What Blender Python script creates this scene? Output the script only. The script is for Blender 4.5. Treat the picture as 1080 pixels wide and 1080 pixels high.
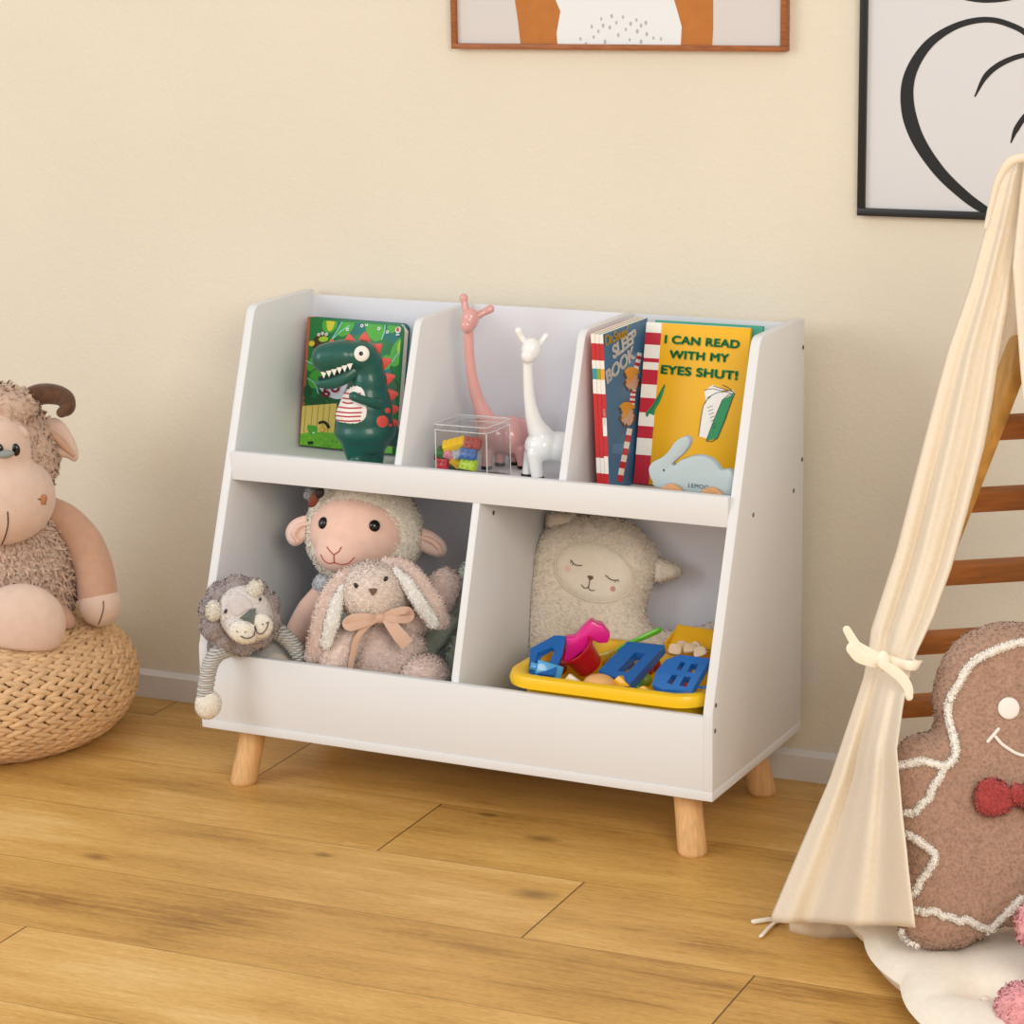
import bpy, bmesh, math, random
import numpy as np
from mathutils import Vector, Matrix, Euler
from math import sin, cos, pi, sqrt, atan2, radians
for _o in list(bpy.data.objects): bpy.data.objects.remove(_o)
scn = bpy.context.scene
COL = scn.collection
random.seed(7)

# ------------------------------------------------------------------ camera
CAM = Vector((2.01700, -3.65709, 1.3406))
YAW, PITCH, ROLL, FPX = 0.4281, 0.2335, -0.017, 2733.76
_f = Vector((-sin(YAW)*cos(PITCH), cos(YAW)*cos(PITCH), -sin(PITCH)))
_r = Vector((cos(YAW), sin(YAW), 0)); _u = _r.cross(_f)
R_ = cos(ROLL)*_r + sin(ROLL)*_u; U_ = -sin(ROLL)*_r + cos(ROLL)*_u
cd = bpy.data.cameras.new('camera'); cam = bpy.data.objects.new('camera', cd); COL.objects.link(cam)
cam.matrix_world = Matrix(((R_.x, U_.x, -_f.x, CAM.x), (R_.y, U_.y, -_f.y, CAM.y), (R_.z, U_.z, -_f.z, CAM.z), (0, 0, 0, 1)))
cd.sensor_fit = 'HORIZONTAL'; cd.sensor_width = 36.0; cd.lens = 36.0*FPX/1080.0; cd.clip_start = 0.05
scn.camera = cam

# ------------------------------------------------------------------ light
w = bpy.data.worlds.new('world'); scn.world = w; w.use_nodes = True
bg = w.node_tree.nodes['Background']; bg.inputs[0].default_value = (1.0, 0.985, 0.965, 1); bg.inputs[1].default_value = 0.72
def area(name, loc, target, sx, sy, power, col):
    l = bpy.data.lights.new(name, 'AREA'); l.shape = 'RECTANGLE'; l.size = sx; l.size_y = sy; l.energy = power; l.color = col
    o = bpy.data.objects.new(name, l); COL.objects.link(o); o.location = loc
    o.rotation_euler = (Vector(target)-Vector(loc)).to_track_quat('-Z', 'Y').to_euler()
    return o
area('window_daylight', (-0.4, -3.8, 2.6), (0.4, -0.2, 0.35), 2.6, 2.0, 14, (0.94, 0.98, 1.0))
area('left_fill', (-1.9, -3.0, 1.6), (0.2, -0.1, 0.35), 1.6, 1.6, 40, (0.95, 0.98, 1.0))  # added fill, no known source: lifts the left wall and the ram
area('warm_right_fill', (2.6, -3.0, 1.8), (0.85, -0.2, 0.4), 1.3, 1.3, 58, (1.0, 0.92, 0.78))  # added warm fill, not a known lamp: brightens the shelf's right side
scn.view_settings.view_transform = 'Standard'; scn.view_settings.look = 'None'
scn.view_settings.exposure = -0.16; scn.view_settings.gamma = 1.0; scn.view_settings.use_curve_mapping = False

# ------------------------------------------------------------------ frames of reference
WA, GAP = 0.0376, 0.02            # the shelf stands very slightly turned to the wall
def cab(x, y, z):                 # shelf coordinates -> room coordinates
    c, s = cos(-WA), sin(-WA)
    return Vector((x*c-y*s, x*s+y*c-GAP, z))
def ray(px, py):
    return _f + (px-540)/FPX*R_ - (py-540)/FPX*U_
def at(px, py, org, n):           # point of a plane (through org, normal n) seen at a photo position
    d = ray(px, py); t = (Vector(org)-CAM).dot(n)/d.dot(n); return CAM + t*d
class Fig:
    """local frame of a thing: base point, turned about z; tr() measures photo positions at depth d in front of it"""
    def __init__(s, loc, rotz):
        s.o = Vector(loc); s.rz = rotz
        s.x = Vector((cos(rotz), sin(rotz), 0)); s.y = Vector((-sin(rotz), cos(rotz), 0))
    def loc(s, P):
        v = P - s.o; return Vector((v.dot(s.x), v.dot(s.y), v.z))
    def tr(s, px, py, d=0.0):
        return s.loc(at(px, py, s.o - s.y*d, s.y))
    def k(s, d=0.0):              # metres per photo pixel there
        return (s.o - s.y*d - CAM).dot(_f)/FPX
FACE = YAW                        # turned to face the camera

# ------------------------------------------------------------------ materials
def lin(h):
    if isinstance(h, str): h = tuple(int(h[i:i+2], 16) for i in (0, 2, 4))
    return tuple((c/255/12.92 if c/255 <= .04045 else ((c/255+.055)/1.055)**2.4) for c in h)
MATS = {}
def mat(name, col, rough=0.6, var=0.0, scale=40, bump=0.0, bscale=None, coat=0, sheen=0, trans=0, ior=1.45, metal=0, translucent=0, spec=None, stretch=None):
    if name in MATS: return MATS[name]
    m = bpy.data.materials.new(name); m.use_nodes = True; nt = m.node_tree; b = nt.nodes['Principled BSDF']
    c = lin(col); b.inputs['Base Color'].default_value = (*c, 1); b.inputs['Roughness'].default_value = rough
    b.inputs['Metallic'].default_value = metal; b.inputs['Coat Weight'].default_value = coat
    b.inputs['Sheen Weight'].default_value = sheen; b.inputs['Transmission Weight'].default_value = trans; b.inputs['IOR'].default_value = ior
    if spec is not None: b.inputs['Specular IOR Level'].default_value = spec
    if var or bump:
        tc = nt.nodes.new('ShaderNodeTexCoord'); vec = tc.outputs['Object']
        if stretch:
            mp = nt.nodes.new('ShaderNodeMapping'); mp.inputs['Scale'].default_value = stretch; nt.links.new(vec, mp.inputs[0]); vec = mp.outputs[0]
    if var:
        n = nt.nodes.new('ShaderNodeTexNoise'); n.inputs['Scale'].default_value = scale; n.inputs['Detail'].default_value = 5; nt.links.new(vec, n.inputs['Vector'])
        r = nt.nodes.new('ShaderNodeValToRGB'); nt.links.new(n.outputs['Fac'], r.inputs[0])
        r.color_ramp.elements[0].position = .3; r.color_ramp.elements[1].position = .7
        r.color_ramp.elements[0].color = (*[x*(1-var) for x in c], 1); r.color_ramp.elements[1].color = (*[min(1, x*(1+var)) for x in c], 1)
        nt.links.new(r.outputs[0], b.inputs['Base Color'])
    if bump:
        n2 = nt.nodes.new('ShaderNodeTexNoise'); n2.inputs['Scale'].default_value = bscale or scale; n2.inputs['Detail'].default_value = 4; nt.links.new(vec, n2.inputs['Vector'])
        bp = nt.nodes.new('ShaderNodeBump'); bp.inputs['Strength'].default_value = bump; bp.inputs['Distance'].default_value = .004
        nt.links.new(n2.outputs['Fac'], bp.inputs['Height']); nt.links.new(bp.outputs[0], b.inputs['Normal'])
    if translucent:
        tl = nt.nodes.new('ShaderNodeBsdfTranslucent'); tl.inputs[0].default_value = (*lin(translucent), 1)
        mx = nt.nodes.new('ShaderNodeMixShader'); mx.inputs[0].default_value = .25
        nt.links.new(b.outputs[0], mx.inputs[1]); nt.links.new(tl.outputs[0], mx.inputs[2]); nt.links.new(mx.outputs[0], nt.nodes['Material Output'].inputs[0])
    MATS[name] = m; return m
def plush(name, col, var=.12, bump=.8, scale=120): return mat(name, col, .95, var, scale, bump, 260, sheen=.25, spec=.1)
def gloss(name, col, rough=.28): return mat(name, col, rough, coat=.3)

# ------------------------------------------------------------------ mesh building
def frame3(t):
    t = t.normalized(); a = Vector((0, 0, 1)) if abs(t.z) < .9 else Vector((1, 0, 0))
    n = t.cross(a).normalized(); return n, t.cross(n).normalized()
def cat(pts, sub=6):              # Catmull-Rom through the points
    pts = [Vector(p) for p in pts]
    if len(pts) < 3: return [pts[0].lerp(pts[-1], i/sub) for i in range(sub+1)]
    P = [2*pts[0]-pts[1]]+pts+[2*pts[-1]-pts[-2]]; out = []
    for i in range(1, len(P)-2):
        for k in range(sub):
            t = k/sub; a, b, c, d = P[i-1:i+3]
            out.append(.5*((2*b)+(c-a)*t+(2*a-5*b+4*c-d)*t*t+(3*b-a-3*c+d)*t**3))
    return out+[pts[-1]]
def lerpl(L, t):
    if not isinstance(L, (list, tuple)): return L
    x = t*(len(L)-1); i = min(int(x), len(L)-2); return L[i]+(L[i+1]-L[i])*(x-i)
class M:
    def __init__(s): s.v = []; s.f = []; s.m = []; s.n = {}
    def add(s, vs, fs, mi=0):
        o = len(s.v); s.v += [Vector(p) for p in vs]; s.f += [tuple(i+o for i in f) for f in fs]; s.m += [mi]*len(fs); return s
    def xf(s, M4):
        s.v = [M4 @ p for p in s.v]; return s
    def join(s, o, mi=None):
        k = len(s.v); s.n.update({i+k: q for i, q in o.n.items()}); s.v += o.v; s.f += [tuple(i+k for i in f) for f in o.f]; s.m += (o.m if mi is None else [mi]*len(o.f)); return s
    def ell(s, c, r, rot=None, seg=24, ring=14, mi=0, fn=None):
        c = Vector(c); r = (r, r, r) if not hasattr(r, '__len__') else r
        Rm = rot.to_matrix() if isinstance(rot, Euler) else (rot or Matrix.Identity(3)); vs = []
        for i in range(ring+1):
            th = pi*i/ring
            for j in range(seg if 0 < i < ring else 1):
                ph = 2*pi*j/seg; p = Vector((sin(th)*cos(ph), sin(th)*sin(ph), cos(th)))
                if fn: p = fn(p)
                vs.append(c + Rm @ Vector((p.x*r[0], p.y*r[1], p.z*r[2])))
        fs = []; row = lambda i, j: 0 if i == 0 else (1+(ring-1)*seg if i == ring else 1+(i-1)*seg+j % seg)
        for i in range(ring):
            for j in range(seg):
                a, b, c2, d = row(i, j), row(i, j+1), row(i+1, j+1), row(i+1, j)
                fs.append((a, d, c2) if i == 0 else ((a, d, b) if i == ring-1 else (a, d, c2, b)))
        return s.add(vs, fs, mi)
    def tube(s, pts, rad, n=14, mi=0, sub=0, flat=(1, 1), up=None, round_ends=True, closed=False):
        pts = cat(pts, sub) if sub else [Vector(p) for p in pts]
        L = len(pts); rr = [lerpl(rad, i/(L-1)) for i in range(L)]
        if round_ends and not closed:
            t0 = (pts[0]-pts[1]).normalized(); t1 = (pts[-1]-pts[-2]).normalized(); a = []; b = []
            for q in (.98, .8, .45): a.append((pts[0]+t0*rr[0]*q*flat[0], rr[0]*sqrt(1-q*q)))
            for q in (.45, .8, .98): b.append((pts[-1]+t1*rr[-1]*q*flat[0], rr[-1]*sqrt(1-q*q)))
            pts = [p for p, _ in a]+pts+[p for p, _ in b]; rr = [q for _, q in a]+rr+[q for _, q in b]; L = len(pts)
        vs = []; nrm = None
        for i in range(L):
            t = ((pts[(i+1) % L]-pts[i-1]) if closed else (pts[min(i+1, L-1)]-pts[max(i-1, 0)]))
            t = t.normalized() if t.length > 1e-9 else Vector((0, 0, 1))
            if up is not None: nrm = Vector(up)-t*Vector(up).dot(t); nrm = nrm.normalized() if nrm.length > 1e-5 else frame3(t)[0]
            elif nrm is None: nrm = frame3(t)[0]
            else: nrm = (nrm-t*nrm.dot(t)).normalized()
            b = t.cross(nrm)
            for j in range(n):
                a = 2*pi*j/n; vs.append(pts[i]+nrm*cos(a)*rr[i]*flat[1]+b*sin(a)*rr[i]*flat[0])
        fs = []
        for i in range(L if closed else L-1):
            for j in range(n):
                i2 = (i+1) % L; fs.append((i*n+j, i*n+(j+1) % n, i2*n+(j+1) % n, i2*n+j))
        if not closed: fs += [tuple(range(n))[::-1], tuple((L-1)*n+j for j in range(n))]
        return s.add(vs, fs, mi)
    def lathe(s, prof, c=(0, 0, 0), axis='z', n=32, mi=0):
        vs = []; fs = []
        for r, h in prof:
            for j in range(n):
                a = 2*pi*j/n; p = (r*cos(a), r*sin(a), h)
                p = p if axis == 'z' else ((p[0], h, p[1]) if axis == 'y' else (h, p[0], p[1])); vs.append(Vector(c)+Vector(p))
        for i in range(len(prof)-1):
            for j in range(n): fs.append((i*n+j, i*n+(j+1) % n, (i+1)*n+(j+1) % n, (i+1)*n+j))
        fs += [tuple(range(n))[::-1], tuple((len(prof)-1)*n+j for j in range(n))]
        return s.add(vs, fs, mi)
    def box(s, lo, hi, bev=0.0, mi=0, M4=None):
        lo, hi = Vector(lo), Vector(hi); bm = bmesh.new(); bmesh.ops.create_cube(bm, size=1)
        for v in bm.verts: v.co = Vector((lo[i]+(v.co[i]+.5)*(hi[i]-lo[i]) for i in range(3)))
        return s.bm(bm, bev, mi, M4)
    def bm(s, bm, bev=0, mi=0, M4=None, seg=2):
        if bev: bmesh.ops.bevel(bm, geom=list(bm.edges), offset=bev, segments=seg, profile=.5, affect='EDGES')
        bmesh.ops.recalc_face_normals(bm, faces=bm.faces)
        bm.verts.index_update(); vs = [(M4 @ v.co if M4 else v.co.copy()) for v in bm.verts]; fs = [tuple(v.index for v in f.verts) for f in bm.faces]
        bm.free(); return s.add(vs, fs, mi)
    def prism(s, outline, w0, w1, fr, bev=0, mi=0, holes=()):
        """extrude a 2D outline (in u,v) between w0 and w1 along w; fr=(origin,u,v,w)"""
        O, u, v, wv = [Vector(q) for q in fr]; bm = bmesh.new(); loops = []
        for L in [outline]+list(holes):
            vs = [bm.verts.new(O+u*p[0]+v*p[1]+wv*w0) for p in L]; loops.append(vs)
        if holes:
            es = []
            for vs in loops: es += [bm.edges.new((vs[i], vs[(i+1) % len(vs)])) for i in range(len(vs))]
            bmesh.ops.triangle_fill(bm, use_beauty=True, use_dissolve=False, edges=es); fc = list(bm.faces)
        else: fc = [bm.faces.new(loops[0])]
        g = bmesh.ops.extrude_face_region(bm, geom=fc)['geom']
        bmesh.ops.translate(bm, verts=[q for q in g if isinstance(q, bmesh.types.BMVert)], vec=wv*(w1-w0))
        if bev:
            sharp = [e for e in bm.edges if len(e.link_faces) == 2 and e.calc_face_angle(0) > .6]
            bmesh.ops.recalc_face_normals(bm, faces=bm.faces)
            bmesh.ops.bevel(bm, geom=sharp, offset=bev, segments=2, profile=.5, affect='EDGES')
        return s.bm(bm, 0, mi)
    def build(s, name, mats, parent=None, smooth=True, angle=40):
        me = bpy.data.meshes.new(name); me.from_pydata([tuple(p) for p in s.v], [], s.f)
        for m_ in (mats if isinstance(mats, (list, tuple)) else [mats]): me.materials.append(m_)
        me.polygons.foreach_set('material_index', s.m); me.update()
        if smooth:
            me.polygons.foreach_set('use_smooth', [True]*len(s.f))
            try: me.set_sharp_from_angle(angle=radians(angle))
            except Exception: pass
        if s.n:
            N = [tuple(v.normal) for v in me.vertices]
            for i, q in s.n.items(): N[i] = tuple(q)
            me.normals_split_custom_set_from_vertices(N)
        o = bpy.data.objects.new(name, me); COL.objects.link(o)
        if parent: o.parent = parent
        return o
def fuse(m, voxel, smooth=6):     # one continuous skin over overlapping lumps
    me = bpy.data.meshes.new('tmp'); me.from_pydata([tuple(p) for p in m.v], [], m.f); o = bpy.data.objects.new('tmp', me); COL.objects.link(o)
    r = o.modifiers.new('r', 'REMESH'); r.mode = 'VOXEL'; r.voxel_size = voxel
    if smooth: q = o.modifiers.new('s', 'SMOOTH'); q.iterations = smooth; q.factor = .5
    dg = bpy.context.evaluated_depsgraph_get(); dg.update(); e = o.evaluated_get(dg).to_mesh()
    out = M(); out.add([v.co.copy() for v in e.vertices], [tuple(p.vertices) for p in e.polygons])
    o.evaluated_get(dg).to_mesh_clear(); bpy.data.objects.remove(o); bpy.data.meshes.remove(me); return out
def fur(m, n, length, width=.0012, lean=(0, 0, -.4), jit=.6, mi=None, seed=1, keep=None):
    """short tufts standing on a plush surface, part of the same mesh"""
    rnd = random.Random(seed); F = [(f, k) for f, k in zip(list(m.f), list(m.m))]; V = m.v; ar = []
    for f, k in F:
        a = (V[f[1]]-V[f[0]]).cross(V[f[2]]-V[f[0]]).length
        if len(f) > 3: a += (V[f[2]]-V[f[0]]).cross(V[f[3]]-V[f[0]]).length
        ar.append(a)
    ids = rnd.choices(range(len(F)), weights=ar, k=n); vs = []; fs = []; ms = []; ln = Vector(lean); b0 = len(V)
    for i in ids:
        f, k = F[i]; P = [V[j] for j in f]; nn = (P[1]-P[0]).cross(P[2]-P[0])
        if nn.length < 1e-14: continue
        nn.normalize(); a, b = rnd.random(), rnd.random()
        p = (P[0].lerp(P[1], a)).lerp((P[3] if len(P) > 3 else P[2]).lerp(P[2], a), b)
        if keep and not keep(p): continue
        rv = Vector((rnd.uniform(-1, 1), rnd.uniform(-1, 1), rnd.uniform(-1, 1)))*jit+ln
        tg = rv-nn*rv.dot(nn)
        if tg.length < 1e-4: continue
        tg.normalize(); d = (nn*rnd.uniform(.35, .9)+tg).normalized(); t = nn.cross(tg)*width
        L = length*rnd.uniform(.6, 1.25); q = len(vs)+b0; mid = p+d*L*.5+nn*L*.12
        ng = (nn*.75+tg*rnd.uniform(-.45, .25)).normalized()
        for z_ in range(5): m.n[q+z_] = ng
        r0 = p-nn*.001
        vs += [r0-t, r0+t, mid+t*.8, mid-t*.8, p+d*L]
        if t.cross(d).dot(nn) > 0: fs += [(q, q+1, q+2, q+3), (q+3, q+2, q+4)]
        else: fs += [(q+3, q+2, q+1, q), (q+4, q+2, q+3)]
        ms += [k if mi is None else mi]*2
    m.v += vs; m.f += fs; m.m += ms; return m
def pillow(outline, T, cell, R, fr, power=.5, tail=1.0):
    """a stuffed shape: outline in (u,v) inflated to thickness T along w on both sides"""
    P = np.array([[p[0], p[1]] for p in outline]); lo = P.min(0)-2*cell; hi = P.max(0)+2*cell
    nx, ny = [int(q) for q in np.ceil((hi-lo)/cell)+1]
    X, Y = np.meshgrid(lo[0]+cell*np.arange(nx), lo[1]+cell*np.arange(ny), indexing='ij')
    D = np.full(X.shape, 1e9); ins = np.zeros(X.shape, bool); CX = np.zeros(X.shape); CY = np.zeros(X.shape)
    for i in range(len(P)):
        a, b = P[i], P[(i+1) % len(P)]; e = b-a; t = np.clip(((X-a[0])*e[0]+(Y-a[1])*e[1])/(e@e+1e-15), 0, 1)
        qx, qy = a[0]+t*e[0], a[1]+t*e[1]; d = np.hypot(X-qx, Y-qy); k = d < D; D[k] = d[k]; CX[k] = qx[k]; CY[k] = qy[k]
        c = ((a[1] > Y) != (b[1] > Y)) & (X < (b[0]-a[0])*(Y-a[1])/((b[1]-a[1])+1e-15)+a[0]); ins ^= c
    cellin = ins[:-1, :-1] | ins[1:, :-1] | ins[:-1, 1:] | ins[1:, 1:]
    O, u, v, wv = [Vector(q) for q in fr]; h = np.where(ins, T/2*np.sqrt(np.clip(1-(1-np.clip(D/R, 0, 1))**2, 0, 1)), 0)
    for _ in range(6):
        h2 = h.copy(); h2[1:-1, 1:-1] = (h[1:-1, 1:-1]*2+h[2:, 1:-1]+h[:-2, 1:-1]+h[1:-1, 2:]+h[1:-1, :-2])/6; h = np.where(ins, h2, 0)
    m = M(); idf = {}; idb = {}; vs = []; fs = []
    def vid(i, j, back):
        dct = idb if (back and ins[i, j]) else idf
        if (i, j) not in dct:
            x, y = (X[i, j], Y[i, j]) if ins[i, j] else (CX[i, j], CY[i, j])
            dct[(i, j)] = len(vs); vs.append(O+u*float(x)+v*float(y)+wv*float(h[i, j]*(-1 if back else 1)))
        return dct[(i, j)]
    for i in range(nx-1):
        for j in range(ny-1):
            if cellin[i, j]:
                q = [(i, j), (i+1, j), (i+1, j+1), (i, j+1)]
                fs.append(tuple(vid(*p, False) for p in q)); fs.append(tuple(vid(*p, True) for p in q)[::-1])
    m.add(vs, fs); return m, (lambda x, y: float(h[min(max(int(round((x-lo[0])/cell)), 0), nx-1), min(max(int(round((y-lo[1])/cell)), 0), ny-1)]))
def text(body, size, bold=0.0, spacing=1.0, align='LEFT', thick=.00015, line=1.0):
    c = bpy.data.curves.new('t', 'FONT'); c.body = body; c.size = size; c.space_character = spacing; c.align_x = align; c.extrude = thick; c.space_line = line
    o = bpy.data.objects.new('t', c); COL.objects.link(o); dg = bpy.context.evaluated_depsgraph_get(); dg.update(); e = o.evaluated_get(dg).to_mesh()
    m = M(); V = [v.co.copy() for v in e.vertices]; FF = [tuple(p.vertices) for p in e.polygons]; o.evaluated_get(dg).to_mesh_clear()
    for dx, dy in ([(0, 0)] if not bold else [(bold*cos(a), bold*sin(a)) for a in (pi*i/4 for i in range(8))]): m.add([q+Vector((dx, dy, 0)) for q in V], FF)
    bpy.data.objects.remove(o); bpy.data.curves.remove(c); return m
def basis(O, u, v, wv):
    u, v, wv, O = Vector(u), Vector(v), Vector(wv), Vector(O)
    return Matrix(((u.x, v.x, wv.x, O.x), (u.y, v.y, wv.y, O.y), (u.z, v.z, wv.z, O.z), (0, 0, 0, 1)))
def tag(o, label, cat_, group=None):
    o['label'] = label; o['category'] = cat_
    if group: o['group'] = group
    return o
def thing(name, label, cat_, fig, group=None):
    o = bpy.data.objects.new(name, None); o.empty_display_size = .02; COL.objects.link(o); o.location = fig.o; o.rotation_euler = (0, 0, fig.rz)
    return tag(o, label, cat_, group)
def settle(root, test):
    """soft or standing things keep clear of what they touch: test() moves a room point out"""
    bpy.context.view_layer.update()
    for o in [root]+list(root.children_recursive):
        if o.type != 'MESH': continue
        mw = o.matrix_world; inv = mw.inverted()
        for v in o.data.vertices:
            p = mw @ v.co; q = test(p)
            if q is not None: v.co = inv @ q
        o.data.update()
def in_cubby(x0, x1, z0, lip=None, y1=-.0075, e=.0007):
    f = Fig(cab(0, 0, 0), -WA)
    def test(p):
        l = f.loc(p); q = l.copy()
        if lip is None or l.y > lip:
            q.x = min(max(q.x, x0+e), x1-e); q.z = max(q.z, z0+e)
        elif l.y > lip-.016 and l.z < .222 and l.z > .1:
            if l.y > lip-.006: q.y = lip+e
            else: q.y = lip-.0135-e
        q.y = min(q.y, y1)
        return None if (q-l).length < 1e-7 else f.o+f.x*q.x+f.y*q.y+Vector((0, 0, q.z))
    return test
def struct(o): o['kind'] = 'structure'; return o
def circ(cx, cy, rx, ry=None, n=20, a0=0):
    ry = rx if ry is None else ry
    return [(cx+rx*cos(a0+2*pi*i/n), cy+ry*sin(a0+2*pi*i/n)) for i in range(n)]
def smooth_poly(pts, sub=4):
    P = [Vector((p[0], p[1], 0)) for p in pts]; n = len(P); out = []
    for i in range(n):
        a, b, c, d = P[i-1], P[i], P[(i+1) % n], P[(i+2) % n]
        for k in range(sub):
            t = k/sub; q = .5*((2*b)+(c-a)*t+(2*a-5*b+4*c-d)*t*t+(3*b-a-3*c+d)*t**3); out.append((q.x, q.y))
    return out

# ------------------------------------------------------------------ floor, wall, baseboard
def wood_floor():
    m = bpy.data.materials.new('oak_planks'); m.use_nodes = True; nt = m.node_tree; N = nt.nodes; Lk = nt.links; b = N['Principled BSDF']
    tc = N.new('ShaderNodeTexCoord'); sep = N.new('ShaderNodeSeparateXYZ'); Lk.new(tc.outputs['Object'], sep.inputs[0])
    def math_(op, a, bb=None, c=None):
        n = N.new('ShaderNodeMath'); n.operation = op
        for i, q in enumerate((a, bb, c)):
            if q is None: continue
            if isinstance(q, (int, float)): n.inputs[i].default_value = q
            else: Lk.new(q, n.inputs[i])
        return n.outputs[0]
    X, Y = sep.outputs[0], sep.outputs[1]
    ry = math_('DIVIDE', math_('SUBTRACT', -.097, Y), .215); row = math_('FLOOR', ry); fy = math_('FRACT', ry)
    ux = math_('DIVIDE', math_('SUBTRACT', X, math_('ADD', math_('MULTIPLY', row, .325), .04)), 1.285); fx = math_('FRACT', ux); pid = math_('FLOOR', ux)
    seed = math_('ADD', math_('MULTIPLY', row, 7.31), math_('MULTIPLY', pid, 3.77))
    cmb = N.new('ShaderNodeCombineXYZ'); Lk.new(X, cmb.inputs[0]); Lk.new(Y, cmb.inputs[1]); Lk.new(seed, cmb.inputs[2])
    def noise(scale, det, dist=0.0, sc=(1, 1, 1)):
        mp = N.new('ShaderNodeMapping'); mp.inputs['Scale'].default_value = sc; Lk.new(cmb.outputs[0], mp.inputs[0])
        n = N.new('ShaderNodeTexNoise'); n.inputs['Scale'].default_value = scale; n.inputs['Detail'].default_value = det; n.inputs['Distortion'].default_value = dist
        Lk.new(mp.outputs[0], n.inputs['Vector']); return n.outputs['Fac']
    broad = noise(3.2, 4, .6, (.7, 4.2, 1)); grain = noise(11, 7, .8, (1, 14, 1)); fine = noise(75, 6, .35, (1, 9, 1)); blot = noise(2.4, 3, .3, (1, 2.2, 1))
    wn = N.new('ShaderNodeTexWhiteNoise'); wn.noise_dimensions = '1D'; Lk.new(seed, wn.inputs['W'])
    fac = math_('ADD', math_('ADD', math_('MULTIPLY', broad, .62), math_('MULTIPLY', grain, .38)), math_('ADD', math_('MULTIPLY', math_('SUBTRACT', blot, .5), .5), math_('MULTIPLY', math_('SUBTRACT', wn.outputs['Value'], .5), .12)))
    r = N.new('ShaderNodeValToRGB'); Lk.new(fac, r.inputs[0]); e = r.color_ramp.elements
    e[0].position = .24; e[0].color = (*lin('936731'), 1); e[1].position = .75; e[1].color = (*lin('e6bf7e'), 1)
    for p, c in ((.38, 'c0924c'), (.52, 'd2a35a'), (.62, 'dcb069')):
        q = e.new(p); q.color = (*lin(c), 1)
    # knots
    vo = N.new('ShaderNodeTexVoronoi'); vo.inputs['Scale'].default_value = 1.0; vo.inputs['Randomness'].default_value = 1
    mp = N.new('ShaderNodeMapping'); mp.inputs['Scale'].default_value = (2.0, 5.2, 1); mp.inputs['Location'].default_value = (.35, .2, 0); Lk.new(tc.outputs['Object'], mp.inputs[0])
    nd = N.new('ShaderNodeTexNoise'); nd.inputs['Scale'].default_value = 14; Lk.new(tc.outputs['Object'], nd.inputs['Vector'])
    mxv = N.new('ShaderNodeMixRGB'); mxv.blend_type = 'ADD'; mxv.inputs[0].default_value = .12; Lk.new(mp.outputs[0], mxv.inputs[1]); Lk.new(nd.outputs['Color'], mxv.inputs[2]); Lk.new(mxv.outputs[0], vo.inputs['Vector'])
    kn = N.new('ShaderNodeMapRange'); Lk.new(vo.outputs['Distance'], kn.inputs[0]); kn.inputs[1].default_value = .03; kn.inputs[2].default_value = .14; kn.inputs[3].default_value = .62; kn.inputs[4].default_value = 0
    mk = N.new('ShaderNodeMixRGB'); Lk.new(kn.outputs[0], mk.inputs[0]); Lk.new(r.outputs[0], mk.inputs[1]); mk.inputs[2].default_value = (*lin('6a4018'), 1)
    mf = N.new('ShaderNodeMixRGB'); mf.blend_type = 'SOFT_LIGHT'; mf.inputs[0].default_value = .8; Lk.new(mk.outputs[0], mf.inputs[1]); Lk.new(fine, mf.inputs[2])
    for kx, ky, kr in ((.567, -.394, .016), (.642, -.596, .024), (.45, -.33, .010), (.30, -.57, .012), (.0, -.70, .016)):
        dx = math_('MULTIPLY', math_('SUBTRACT', X, kx), .55); dy = math_('SUBTRACT', Y, ky); dd = math_('SQRT', math_('ADD', math_('MULTIPLY', dx, dx), math_('MULTIPLY', dy, dy)))
        dd = math_('ADD', dd, math_('MULTIPLY', math_('SUBTRACT', nd.outputs['Fac'], .5), .02))
        kk = N.new('ShaderNodeMapRange'); Lk.new(dd, kk.inputs[0]); kk.inputs[1].default_value = kr*.15; kk.inputs[2].default_value = kr; kk.inputs[3].default_value = .6; kk.inputs[4].default_value = 0
        m_k = N.new('ShaderNodeMixRGB'); Lk.new(kk.outputs[0], m_k.inputs[0]); Lk.new(mf.outputs[0], m_k.inputs[1]); m_k.inputs[2].default_value = (*lin('5e3d18'), 1); mf = m_k
    # seams
    sy = math_('LESS_THAN', math_('MINIMUM', fy, math_('SUBTRACT', 1.0, fy)), .0045); sx = math_('LESS_THAN', math_('MINIMUM', fx, math_('SUBTRACT', 1.0, fx)), .0010)
    seam = math_('MAXIMUM', math_('MULTIPLY', sy, .5), math_('MULTIPLY', sx, .9))
    ms = N.new('ShaderNodeMixRGB'); Lk.new(seam, ms.inputs[0]); Lk.new(mf.outputs[0], ms.inputs[1]); ms.inputs[2].default_value = (*lin('5a3a18'), 1)
    Lk.new(ms.outputs[0], b.inputs['Base Color'])
    b.inputs['Roughness'].default_value = .38; b.inputs['Specular IOR Level'].default_value = .4
    bp = N.new('ShaderNodeBump'); bp.inputs['Strength'].default_value = .12; bp.inputs['Distance'].default_value = .002; Lk.new(fine, bp.inputs['Height']); Lk.new(bp.outputs[0], b.inputs['Normal'])
    return m
struct(M().box((-2.6, -4.2, -.05), (3.4, .12, 0)).build('floor', wood_floor(), smooth=False))
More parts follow.
